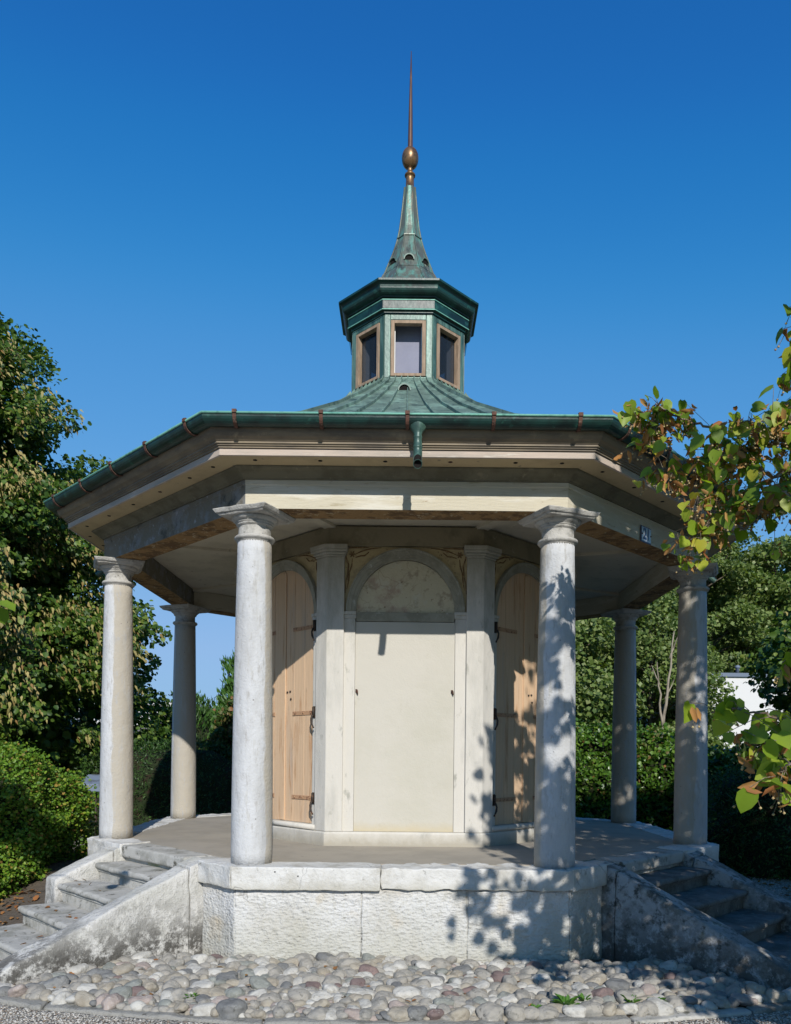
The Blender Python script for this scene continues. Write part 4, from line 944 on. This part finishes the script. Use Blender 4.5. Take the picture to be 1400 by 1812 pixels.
# --- the near lime tree: its trunk stands right of the camera, its boughs reach into the picture
def px(x, y, d):
    """a spot seen at photograph pixel x, y at distance d"""
    dx, dy = x-715, y-1333; c, s_ = math.cos(roll), math.sin(roll)
    X = dx*c+dy*s_; Y = -dx*s_+dy*c
    return Vector((CAM.x+X*d/FPX, CAM.y+d, CAM.z-Y*d/FPX))
NL = empty('near_lime_tree', (5.4, -6.6, GZ)); tag(NL, 'near lime tree, leafy twigs with fruits and rusty bracts hanging in at the right edge', 'tree')
near_V = []; 
def near_tree():
    rng = np.random.default_rng(31); rr = random.Random(5)
    mb = MB()
    limb(mb, (5.4, -6.6, GZ-.1), (5.2, -6.4, 6.5), .26, .09, 12, .02, 1, 14)
    P, D, S = [], [], []; B = []; Fz = []
    def twig(pts, r0, r1, n, spread=.10, lsz=.064, fruit=.5, leafy=1.0):
        n = int(n*.85); fruit = min(1, fruit*1.5); pts = [Vector(p) for p in pts]; dense = []
        for i in range(len(pts)-1):
            for q in range(6): dense.append(pts[i].lerp(pts[i+1], q/6))
        dense.append(pts[-1])
        mb.tube([p+Vector((rr.uniform(-1, 1), rr.uniform(-1, 1), rr.uniform(-1, 1)))*.008 for p in dense], [r0+(r1-r0)*i/(len(dense)-1) for i in range(len(dense))], 6)
        for i in range(n):
            f = rr.random(); f = .08+.92*f; a = f*(len(dense)-1); j = min(int(a), len(dense)-2); p = dense[j].lerp(dense[j+1], a-j)
            o = Vector((rr.gauss(0, 1), rr.gauss(0, 1), rr.gauss(-.10, .8))); o = o*spread*rr.uniform(.4, 1.3)
            q = p+o
            mb.tube([p, p.lerp(q, .5)+Vector((0, 0, .012)), q], [.0020, .0014, .0010], 4)
            P.append(q); d = Vector((rr.gauss(0, .5), rr.gauss(0, .5), -.75+rr.gauss(0, .35))); D.append(d); S.append(lsz*rr.choice([.6, .8, 1, 1.1, 1.25]))
            if rr.random() < fruit:
                b = p+o*.8+Vector((0, 0, -.01)); B.append(b)
                for _ in range(rr.choice([1, 2, 2, 3, 4])):
                    e = b+Vector((rr.gauss(0, .022), rr.gauss(0, .022), -.045-rr.random()*.035)); Fz.append(e)
                    mb.tube([b, e], .0009, 3, cap=False)
    d = 4.05
    def pp(*l): return [px(*q) for q in l]
    twig(pp((1470, 790, 3.8), (1390, 778, 3.9), (1330, 768, 4.0), (1282, 765, 4.05), (1228, 748, 4.1)), .011, .006, 8)
    twig(pp((1228, 748, 4.1), (1190, 735, 4.1), (1160, 712, 4.1)), .006, .003, 22, .055)
    twig(pp((1190, 740, 4.1), (1150, 735, 4.1), (1105, 728, 4.15)), .005, .003, 30, .055, fruit=.8)
    twig(pp((1180, 745, 4.1), (1155, 765, 4.1), (1138, 785, 4.1)), .004, .002, 18, .05, fruit=.7)
    twig(pp((1390, 778, 3.9), (1345, 790, 3.95), (1300, 800, 4.0), (1262, 805, 4.0)), .008, .003, 60, .085, fruit=.6)
    twig(pp((1440, 740, 3.8), (1395, 742, 3.85), (1350, 745, 3.9), (1310, 748, 3.9)), .008, .003, 48, .075, fruit=.5)
    twig(pp((1262, 815, 4.0), (1225, 822, 4.0), (1190, 835, 4.05), (1160, 835, 4.05)), .006, .003, 44, .07, fruit=.6)
    twig(pp((1450, 830, 3.7), (1390, 835, 3.8), (1330, 865, 3.9), (1290, 900, 3.9), (1250, 930, 3.95), (1215, 962, 3.95)), .010, .003, 92, .085, fruit=.55)
    twig(pp((1420, 850, 3.7), (1390, 880, 3.75), (1350, 905, 3.8)), .007, .003, 36, .08, fruit=.5)
    twig(pp((1300, 830, 3.95), (1272, 868, 3.95), (1240, 890, 3.95)), .005, .003, 36, .07, fruit=.6)
    twig(pp((1470, 900, 3.5), (1415, 885, 3.55), (1385, 870, 3.6)), .006, .003, 16, .07)
    twig(pp((1440, 470, 3.4), (1418, 560, 3.4), (1414, 640, 3.4), (1420, 720, 3.4), (1440, 790, 3.4)), .007, .003, 46, .040)
    # lower twigs, closer and shaded
    twig(pp((1500, 1282, 2.7), (1410, 1276, 2.75), (1345, 1262, 2.8), (1290, 1250, 2.85), (1262, 1262, 2.9)), .006, .003, 30, .06, .072, fruit=.25)
    twig(pp((1420, 1290, 2.7), (1370, 1330, 2.75), (1330, 1330, 2.8)), .005, .003, 20, .06, .072, fruit=.3)
    twig(pp((1440, 1340, 2.6), (1395, 1355, 2.65), (1372, 1380, 2.7)), .005, .003, 18, .06, .07, fruit=.35)
    twig(pp((1460, 1180, 2.7), (1420, 1165, 2.7), (1400, 1160, 2.7)), .005, .003, 9, .05, .08, fruit=.2)
    # main boughs joining the twigs to the trunk, all outside the picture
    for q in ((1470, 790, 3.8), (1450, 830, 3.7), (1440, 740, 3.8), (1440, 790, 3.4), (1470, 900, 3.5)):
        e = px(*q); limb(mb, (3.4, -5.3, 3.2), e, .03, .011, 8, .05, int(q[1]), 7)
    limb(mb, (5.3, -6.5, 1.9), (3.4, -5.3, 3.2), .09, .035, 6, .04, 9, 9)
    for q in ((1500, 1282, 2.7), (1440, 1340, 2.6), (1460, 1180, 2.7)):
        limb(mb, (3.2, -5.6, 1.2), px(*q), .02, .006, 6, .05, int(q[1]), 6)
    limb(mb, (5.35, -6.6, .9), (3.2, -5.6, 1.2), .06, .02, 6, .05, 10, 8)
    # the rest of the crown, up-sun of the right half of the pavilion (it throws the dappled shade)
    k_t = TRAVEL/TRAVEL.y
    tried = 0; cl = []
    while len(cl) < 4800 and tried < 160000:
        tried += 1
        X = rng.uniform(.25, 8.0); z = rng.uniform(-1.4, 4.2)
        zmax = 1.55+(X-.92)*2.7 if X < 1.4 else min(4.2, 2.85+(X-1.4)*.55)
        if z > zmax: continue
        if z < .0:
            if z > -.72:
                lim = .40 if z > -.55 else .7
                if X < lim or (X < .80 and rng.uniform() > .45): continue
            elif X < 1.55 or (X < 2.0 and rng.uniform() > .6): continue
        elif X < .88: continue
        if noise.noise(Vector((X*2.6, z*2.6, 4.4))) < (-.30 if X < 1.45 else -.12 if 2.5 < X < 3.05 and z > .6 else -.7): continue
        if 1.0 < z < 2.4 and 1.2 < X < 2.0 and rng.uniform() < .85: continue
        if z > 1.1 and X <= 1.2 and rng.uniform() < .3: continue
        back = rng.uniform(2.2, 4.6) if X < 2.0 else rng.uniform(1.0, 4.4)
        p = Vector((X, -2.62, z))-k_t*back
        dep = p.y-CAM.y
        if dep > .05 and abs(p.x-.03)/dep < .56: continue
        if (p-CAM).length < 1.25 or p.z < .2: continue
        cl.append(p)
    for i, c in enumerate(cl):
        for _ in range(8):
            o = Vector((rng.normal(), rng.normal(), rng.normal()*.7))*.085; p = c+o
            dep = p.y-CAM.y
            if dep > .05 and abs(p.x-.03)/dep < .53: continue
            P.append(p); D.append(Vector((rng.normal()*.6, rng.normal()*.6, -.7))); S.append(.085*rng.uniform(.7, 1.2))
        if i % 9 == 0: limb(mb, (3.3+.4*math.sin(i), -5.4-.5*math.cos(i), 2.2+.8*math.sin(i*1.7)), c, .010, .003, 5, .05, i, 4)
    P = np.array([tuple(p) for p in P]); D = np.array([tuple(p) for p in D]); S = np.array(S)
    U = unit(len(P), rng)*.75; U[:, 1] -= 1.1; U[:, 2] += .6
    V, F, per = leaves(P, D, U, S, 'heart', rng); V1, F1 = V, F
    B = np.array([tuple(p) for p in B]); B = np.repeat(B, 2, 0)+rng.normal(size=(len(B)*2, 3))*.018
    Db = unit(len(B), rng)*.7; Db[:, 2] -= .6
    V, F, per = leaves(B, Db, unit(len(B), rng), rng.uniform(.045, .08, len(B)), 'fold', rng, .42); V2, F2 = V, F
    mf = MB()
    for e in Fz:
        r = .0062; mf.add([(e.x, e.y, e.z+r), (e.x, e.y, e.z-r)]+[(e.x+r*math.cos(q*PI/3), e.y+r*math.sin(q*PI/3), e.z) for q in range(6)], [(0, 2+q, 2+(q+1) % 6) for q in range(6)]+[(1, 2+(q+1) % 6, 2+q) for q in range(6)], 0, True)
    V3 = np.array(mf.v); F3 = np.array(mf.f)
    npmesh('crown', np.concatenate([V1, V2, V3]), np.concatenate([F1, F2+len(V1), F3+len(V1)+len(V2)]), 3, ['lime_near', 'bract_near', 'fruit'], np.repeat([0, 1, 2], [len(F1), len(F2), len(F3)]), NL)
    mb.build('trunk', 'twig', NL)
near_tree()
# --- a second tree behind the camera on the left shades the flank of the box bush
def left_near():
    rng = np.random.default_rng(41); T = empty('small_tree', (-4.6, -6.4, GZ)); tag(T, 'small leafy tree standing behind the viewpoint on the left', 'tree')
    mb = MB(); limb(mb, (-4.6, -6.4, GZ), (-4.3, -6.2, 3.2), .07, .02, 10, .02, 2); k_t = TRAVEL/TRAVEL.y; P = []
    while len(P) < 2800:
        X = rng.uniform(-4.4, -2.8); z = rng.uniform(-.2, .7)
        if ((X+3.55)/.72)**2+((z-.28+.30*(X+3.5))/.21)**2 > 1+.5*noise.noise(Vector((X*3, z*3, 0))): continue
        p = Vector((X, -1.35, z))-k_t*rng.uniform(3.9, 4.8); dep = p.y-CAM.y
        if dep > .05 and abs(p.x)/dep < .55: continue
        P.append(tuple(p+Vector((rng.normal(), rng.normal(), rng.normal()))*.04))
    for i in range(0, len(P), 60): limb(mb, (-4.35, -6.2, 1.9+.001*i), P[i], .012, .004, 5, .05, i, 4)
    e = px(-14, 1064, 3.2); limb(mb, (-4.35, -6.2, 2.2), (-3.3, -5.2, 1.9), .025, .010, 6, .05, 77); limb(mb, (-3.3, -5.2, 1.9), e, .010, .003, 6, .05, 78, 5)
    P += [tuple(e+Vector(q)) for q in ((0, 0, 0), (.03, 0, .02), (.015, .02, -.02), (-.04, 0, .03), (-.06, 0, -.03))]
    P = np.array(P); mb.build('trunk', 'bark', T); foliage('crown', P, unit(len(P), rng), .085, 'fold', ['lime_near'], [1], rng, T)
left_near()
# ================================================================== cobble bed, kerb, gravel
KY = lambda x: -3.79+.072*(x+.1)**2
mb = MB(); vs = []; nx = 60
for i in range(nx+1):
    x = -3.1+6.2*i/nx; y0 = -2.5 if abs(x) < 1.6 else -(abs(x)+.86); y1 = KY(x)+.04
    y0 = max(y0, y1+.02)
    for j in range(9):
        f = j/8; y = y0+(y1-y0)*f; z = GZ+.004+.018*(1-f)+.015*noise.noise(Vector((x*3, y*3, 0))); vs.append((x, y, z))
mb.add(vs, [(i*9+j, (i+1)*9+j, (i+1)*9+j+1, i*9+j+1) for i in range(nx) for j in range(8)], 0, True); tag(mb.build('bed_soil', 'soil'), kind='structure')
def inbed(x, y, m): return y > KY(x)+.045+m and y < -2.70-m*.3 and abs(x) < -y-.99-m*.6
def bedz(x, y): f = (y-KY(x))/(-2.67-KY(x)); return GZ+.012+.018*max(0, min(1, f))
def pebble_mesh(seed, mm):
    rr = random.Random(seed); bm = bmesh.new(); bmesh.ops.create_icosphere(bm, subdivisions=4, radius=1)
    a, b, c = 1, rr.uniform(.66, .92), rr.uniform(.46, .68); e = rr.uniform(2.0, 3.1); o = Vector((seed*3.3, seed, 0))
    for v in bm.verts:
        p = v.co.normalized(); k = (abs(p.x)**e+abs(p.y)**e+abs(p.z)**e)**(-1/e); q = Vector((p.x*a, p.y*b, p.z*c))*k
        q *= 1+.26*noise.noise(p*.9+o)+.09*noise.noise(p*2.3+o); v.co = q*.5
    me = bpy.data.meshes.new('cobble'); bm.to_mesh(me); bm.free(); me.materials.append(mm); me.polygons.foreach_set('use_smooth', [True]*len(me.polygons)); return me
def pebmat(name, base, l1, l2):
    return mat(name, base, [(l1, 14, .48, .62), (l2, 36, .58, .66), ((.62, .60, .56), 9, .64, .72)], .82, [('n', 12, .012), ('n', 55, .005)])
PK = [('pale grey', (.38, .355, .31), (.27, .26, .235), (.17, .16, .14)), ('white', (.58, .56, .51), (.45, .43, .385), (.34, .32, .28)),
      ('dark grey', (.20, .20, .195), (.27, .27, .26), (.12, .12, .11)), ('tan', (.40, .36, .29), (.32, .28, .22), (.48, .45, .39)),
      ('pinkish', (.42, .35, .31), (.34, .28, .25), (.49, .44, .40)), ('purple brown', (.20, .15, .14), (.28, .20, .18), (.15, .10, .09)), ('greenish grey', (.29, .30, .27), (.22, .225, .20), (.38, .39, .35))]
wts = [.38, .19, .13, .18, .05, .02, .05]
pm = [pebmat('cobble_'+n.replace(' ', '_'), a, b, c) for n, a, b, c in PK]
meshes = [[pebble_mesh(i*10+j, pm[i]) for j in range(4)] for i in range(len(PK))]
rngb = np.random.default_rng(77)
N = 1500; X = []; 
while len(X) < N:
    x = rngb.uniform(-2.9, 2.9); y = rngb.uniform(-3.8, -2.68)
    if inbed(x, y, 0): X.append((x, y))
X = np.array(X); rad = np.concatenate([rngb.uniform(.042, .064, 330), rngb.uniform(.030, .044, 520), rngb.uniform(.018, .030, N-850)])
for it in range(80):
    dX = X[:, None]-X[None]; dist = np.sqrt((dX**2).sum(-1))+1e-9; np.fill_diagonal(dist, 9); ov = (rad[:, None]+rad[None])*.86-dist
    ov = np.where(ov > 0, ov, 0); X += (dX/dist[..., None]*ov[..., None]*.28).sum(1)
    for i in range(N):
        x, y = X[i]; m_ = rad[i]*.55
        y = max(y, KY(x)+.045+m_); y = min(y, -2.69-m_*.5)
        lim = -y-1.0-m_*.8
        if lim > 0 and abs(x) > lim: x = math.copysign(lim, x)
        X[i] = (x, y)
order = np.argsort(-rad/(X[:, 1]+7.83))
where = lambda x, y: ('by the kerb' if y < KY(x)+.36 else 'by the plinth' if y > -2.98 else 'mid bed')+', '+('far left' if x < -1.5 else 'left' if x < -.9 else 'left of centre' if x < -.27 else 'in the centre' if x < .4 else 'right of centre' if x < 1.0 else 'right' if x < 1.6 else 'far right')
buck = {}
rest = MB(); small_V = []
first = True; cnt = 0
for n_, i in enumerate(order):
    x, y = X[i]; r = rad[i]; ki = int(rngb.choice(len(PK), p=wts)); vi = int(rngb.integers(4)); s = r*2*1.16
    if not inbed(x, y, -.05): continue
    rot = (rngb.normal()*.22, rngb.normal()*.22, rngb.uniform(0, 6.28)); z = bedz(x, y)+r*.30+rngb.uniform(-.010, .016)
    if cnt < 300:
        o = bpy.data.objects.new('cobble', meshes[ki][vi]); COL.objects.link(o); o.location = (x, y, z); o.rotation_euler = rot; o.scale = (s, s, s)
        tag(o, None, 'cobble', 'cobbles of the bed'); buck.setdefault((PK[ki][0], where(x, y)), []).append(o); cnt += 1
    else: small_V.append((x, y, z, s, rot, ki))
ordn = ['leftmost', 'second from left', 'third from left', 'fourth from left', 'fifth from left', 'sixth from left', 'seventh from left', 'eighth from left', 'ninth from left', 'tenth from left']
for (kd, wh), L in buck.items():
    L.sort(key=lambda o: o.location.x)
    for i, o in enumerate(L):
        if i > 9: ordn.append('number %d from left' % (i+1))
        o['label'] = ('single '+kd+' cobble '+wh) if len(L) == 1 else (ordn[i]+' of the '+kd+' cobbles '+wh) if i < len(L)-1 else 'rightmost of the '+kd+' cobbles '+wh
bm = bmesh.new(); bmesh.ops.create_icosphere(bm, subdivisions=3, radius=.5); bv = np.array([tuple(v.co) for v in bm.verts]); bf = np.array([[v.index for v in f.verts] for f in bm.faces]); bm.free()
V = []; F = []; mi = []
from mathutils import Euler
for q, (x, y, z, s, rot, ki) in enumerate(small_V):
    m3 = np.array(Euler(rot).to_matrix()); b = rngb.uniform(.7, .92); c = rngb.uniform(.5, .7)
    vv = bv*np.array([1, b, c])*(1+.10*np.sin(bv*6+q)[:, [1, 2, 0]]); V.append(vv@m3.T*s+np.array([x, y, z])); F.append(bf+len(bv)*q); mi += [ki]*len(bf)
pe = npmesh('pebbles', np.concatenate(V), np.concatenate(F), 3, [], None, None, smooth=True)
for m_ in pm: pe.data.materials.append(m_)
pe.data.polygons.foreach_set('material_index', mi); tag(pe, 'small pebbles filling the gaps between the cobbles', 'pebbles', kind='stuff')
# kerb
KB = empty('kerb', (0, -3.8, GZ)); tag(KB, 'weathered grey stone kerb along the front edge of the cobble bed', 'kerb')
cuts = [-4.6, -3.2, -1.95, -.72, .55, 1.22, 1.93, 3.1, 4.6]
for i in range(len(cuts)-1):
    a, b = cuts[i]+.004, cuts[i+1]-.004; mb = MB(); w_ = .10; hz = GZ+.022+.006*math.sin(i*2.2)
    segs = 3
    for s_ in range(segs):
        x0 = a+(b-a)*s_/segs; x1 = a+(b-a)*(s_+1)/segs
        if s_ == 0 or True:
            pass
    mb.rough([(a, KY(a)-.045, GZ-.06), (b, KY(b)-.045, GZ-.06), (b, KY(b)+.055, GZ-.06), (a, KY(a)+.055, GZ-.06), (a, KY(a)-.045, hz), (b, KY(b)-.045, hz), (b, KY(b)+.055, hz), (a, KY(a)+.055, hz)], res=.04, amp=.010, freq=6, rad=.016, seed=200+i)
    mb.build('kerb_stone', 'step' if i == 5 else 'kerb', KB)
# loose gravel
rngg = np.random.default_rng(9)
def scatter(name, label, n, fx, smin, smax):
    P = []
    while len(P) < n:
        p = fx()
        if p: P.append(p)
    bm = bmesh.new(); bmesh.ops.create_icosphere(bm, subdivisions=1, radius=.5); v0 = np.array([tuple(v.co) for v in bm.verts]); f0 = np.array([[v.index for v in f.verts] for f in bm.faces]); bm.free()
    P = np.array(P); s = rngg.uniform(smin, smax, n); J = rngg.uniform(.75, 1.25, (n, len(v0), 1)); a = rngg.uniform(0, 6.28, n); ca, sa = np.cos(a), np.sin(a)
    V = v0[None]*J*np.array([1, .8, .6]); Vx = V[..., 0]*ca[:, None]-V[..., 1]*sa[:, None]; Vy = V[..., 0]*sa[:, None]+V[..., 1]*ca[:, None]
    V = np.stack([Vx, Vy, V[..., 2]], -1)*s[:, None, None]+P[:, None]; F = f0[None]+(np.arange(n)*len(v0))[:, None, None]
    mi = np.repeat(rngg.choice(3, n, p=[.55, .3, .15]), len(f0))
    o = npmesh(name, V.reshape(-1, 3), F.reshape(-1, 3), 3, ['gr1', 'gr2', 'gr3'], mi); tag(o, label, 'gravel', kind='stuff')
M['gr1'] = mat('gravel_grey', (.42, .40, .36), rough=.9); M['gr2'] = mat('gravel_pale', (.60, .57, .52), rough=.9); M['gr3'] = mat('gravel_brown', (.28, .22, .17), rough=.9)
def g1():
    x = rngg.uniform(-2.9, 2.6); y = rngg.uniform(-4.5, -3.3)
    return (x, y, GZ+.003) if y < KY(x)-.05 else None
scatter('loose_gravel', 'loose grey gravel in front of the kerb', 20000, g1, .006, .017)
def g2():
    x = rngg.uniform(3.2, 6.5); y = rngg.uniform(-1.8, 1.4); return (x, y, GZ+.003) if x > 3.0-y*.2 else None
scatter('path_gravel', 'pale gravel of the path at the right', 14000, g2, .008, .020)
# weeds between the stones
def weed(x, y, s, seed, lb):
    rr = np.random.default_rng(seed); n = 26; a = rr.uniform(0, 2*PI, n); el = rr.uniform(.25, 1.0, n)
    D = np.stack([np.cos(a)*np.cos(el), np.sin(a)*np.cos(el), np.sin(el)], 1); P = np.tile(np.array([[x, y, bedz(x, y)+.02]]), (n, 1))+D*.01
    U = np.tile(np.array([[0, 0, 1.]]), (n, 1))+unit(n, rr)*.3; V, F, per = leaves(P, D, U, s*rr.uniform(.6, 1.2, n), 'fold', rr, .38)
    o = npmesh('weed', V, F, 3, ['weed'], None); tag(o, lb, 'weed', 'weeds between the cobbles')
weed(.90, -3.58, .085, 1, 'largest bright green weed tuft by the kerb right of centre')
weed(1.02, -3.46, .045, 2, 'small weed tuft just behind the largest one'); weed(1.27, -3.50, .060, 3, 'green weed rosette right of the largest tuft')
weed(1.42, -3.50, .050, 4, 'rightmost but one green weed rosette beside the kerb'); weed(1.52, -3.46, .045, 5, 'rightmost low weed rosette near the kerb'); weed(-1.16, -3.50, .045, 6, 'tiny weed sprig between the cobbles at the left'); weed(.72, -3.63, .04, 7, 'tiny weed against the kerb left of the largest tuft')
# fallen leaves
def litter(name, label, pts, s0, s1, seed):
    rr = np.random.default_rng(seed); P = np.array(pts); n = len(P); D = unit(n, rr); D[:, 2] *= .25; U = np.tile(np.array([[0, 0, 1.]]), (n, 1))+unit(n, rr)*.35
    V, F, per = leaves(P, D, U, rr.uniform(s0, s1, n), 'fold', rr, .8); tag(npmesh(name, V, F, 3, ['dead_leaf'], None), label, 'fallen leaves', kind='stuff')
pts = []
while len(pts) < 110:
    x = rngb.uniform(-2.5, 2.3); y = rngb.uniform(-3.65, -2.7)
    if inbed(x, y, .03): pts.append((x, y, bedz(x, y)+rngb.uniform(.01, .05)))
litter('fallen_leaves', 'small dry brown leaves caught between the cobbles', pts, .02, .045, 1)
pts = [(rngb.uniform(-3.5, -2.4), rngb.uniform(-4.2, -3.35), GZ+.014) for _ in range(26)]; litter('gravel_leaves', 'dry leaves on the gravel at the lower left', pts, .03, .06, 2)
pts = [(rngb.uniform(3.4, 6.2), rngb.uniform(-.2, 2.2), GZ+.016) for _ in range(420)]; litter('path_leaves', 'brown fallen leaves along the edge of the right hand path', pts, .04, .075, 3)
pts = []
for z, d in ((-.255, 3.10), (-.395, 3.36), (-.525, 3.62)):
    for _ in range(5): u = rngb.uniform(-.5, .45); p = fp(-1, u, d+rngb.uniform(-.09, .03), z+.006); pts.append(tuple(p))
for _ in range(22): p = fp(-1, .47+rngb.uniform(-.02, .02), 2.95+rngb.uniform(0, .1), -.25); pts.append(tuple(p))
for _ in range(150): u = rngb.uniform(-1.3, -.60); d = rngb.uniform(3.15, 4.1); p = fp(-1, u, d, GZ-.015+.42*max(0, min(1, (4.0-d)/1.2))**1.2); pts.append(tuple(p))
litter('step_leaves', 'dry brown leaves lying on and beside the left steps', pts, .03, .06, 4)

# ================================================================== background buildings, car, box
BW = empty('white_building', (12.6, 19.5, GZ)); tag(BW, 'plain white flat roofed building behind the right hand columns', 'building')
mb = MB(); mb.box((13.6, 21.4, 1.42), (4.2, 2.2, 2.09)); mb.build('wall', 'white_wall', BW)
mb = MB(); mb.box((13.6, 21.4, 3.58), (4.28, 2.28, .065)); mb.build('roof', 'roof_metal', BW)
mb = MB(); mb.lathe([(.06, 3.64), (.06, 3.88), (.09, 3.89), (.09, 3.96), (.02, 3.99)], 12, (11.75, 19.8)); mb.build('chimney', 'box_metal', BW)
LB = empty('low_building', (-9, 20, GZ)); tag(LB, 'low white industrial building behind the lime tree at the left', 'building')
mb = MB(); mb.box((-10.2, 22, .45), (2.6, 2.2, 1.15)); mb.build('wall', 'grey_wall', LB)
mb = MB(); mb.box((-10.2, 22, 2.05), (2.7, 2.3, .42)); mb.build('parapet', 'white_wall', LB)
mb = MB(); mb.box((-10.2, 19.8, .35), (2.2, .02, .35)); mb.build('window', 'roof_metal', LB)
# blue car behind the hedge
CR = empty('parked_car', (6.0, 9.3, GZ)); tag(CR, 'blue car half hidden behind the hedge between the right hand columns', 'car')
def carbody():
    mb = MB(); sec = [(-2.0, .35, .75), (-1.95, .30, .95), (-1.2, .28, 1.02), (-.75, .28, 1.08), (-.35, .28, 1.52), (.2, .28, 1.62), (1.1, .28, 1.60), (1.75, .28, 1.15), (1.98, .32, 1.05), (2.02, .4, .8)]
    vs = []
    for x, a, b in sec:
        top = b > 1.2; w1 = .82; w2 = .60 if top else .76
        for (yy, zz) in ((-w1, a), (-w1-.04, min(.8, b)*.75+.1), (-w1, min(b, 1.02)), (-w2, b), (w2, b), (w1, min(b, 1.02)), (w1+.04, min(.8, b)*.75+.1), (w1, a)): vs.append((6.0+x*.95, 9.3+yy, GZ+zz*.98))
    n = 8; fs = [(i*n+j, (i+1)*n+j, (i+1)*n+(j+1) % n, i*n+(j+1) % n) for i in range(len(sec)-1) for j in range(n)]+[tuple(range(n)), tuple((len(sec)-1)*n+j for j in range(n))]
    mb.add(vs, fs, 0, False); mb.build('body', 'blue_paint', CR, bevel=.03)
carbody()
mb = MB()
mb.hexa([(5.45, 8.42, GZ+1.05), (7.5, 8.42, GZ+1.05), (7.5, 8.50, GZ+1.05), (5.45, 8.50, GZ+1.05), (5.8, 8.62, GZ+1.46), (7.0, 8.62, GZ+1.46), (7.0, 8.7, GZ+1.46), (5.8, 8.7, GZ+1.46)]); mb.build('side_window', 'hole', CR)
for x in (4.75, 7.35):
    for y in (8.52, 10.08):
        mb = MB(); mb.tube([(x, y-.1, GZ+.32), (x, y+.1, GZ+.32)], .32, 20); wq = mb.build('wheel', 'tyre', CR); mb = MB(); mb.tube([(x, y-.105, GZ+.32), (x, y+.105, GZ+.32)], .19, 16); mb.build('rim', 'box_metal', wq)
# small slanted metal box on a post, far left
SB = empty('lectern_board', (-4.18, 2.8, GZ)); tag(SB, 'small slanted grey blue board on a thin post behind the box bush', 'information board')
mb = MB(); mb.tube([(-4.18, 2.8, GZ), (-4.18, 2.8, .22)], .014, 8); mb.build('post', 'iron', SB)
mb = MB(); mb.hexa([(-4.36, 2.62, .20), (-3.98, 2.62, .20), (-3.98, 2.98, .24), (-4.36, 2.98, .24), (-4.36, 2.62, .30), (-3.98, 2.62, .30), (-3.98, 2.98, .42), (-4.36, 2.98, .42)]); mb.build('panel', 'box_metal', SB, bevel=.006)
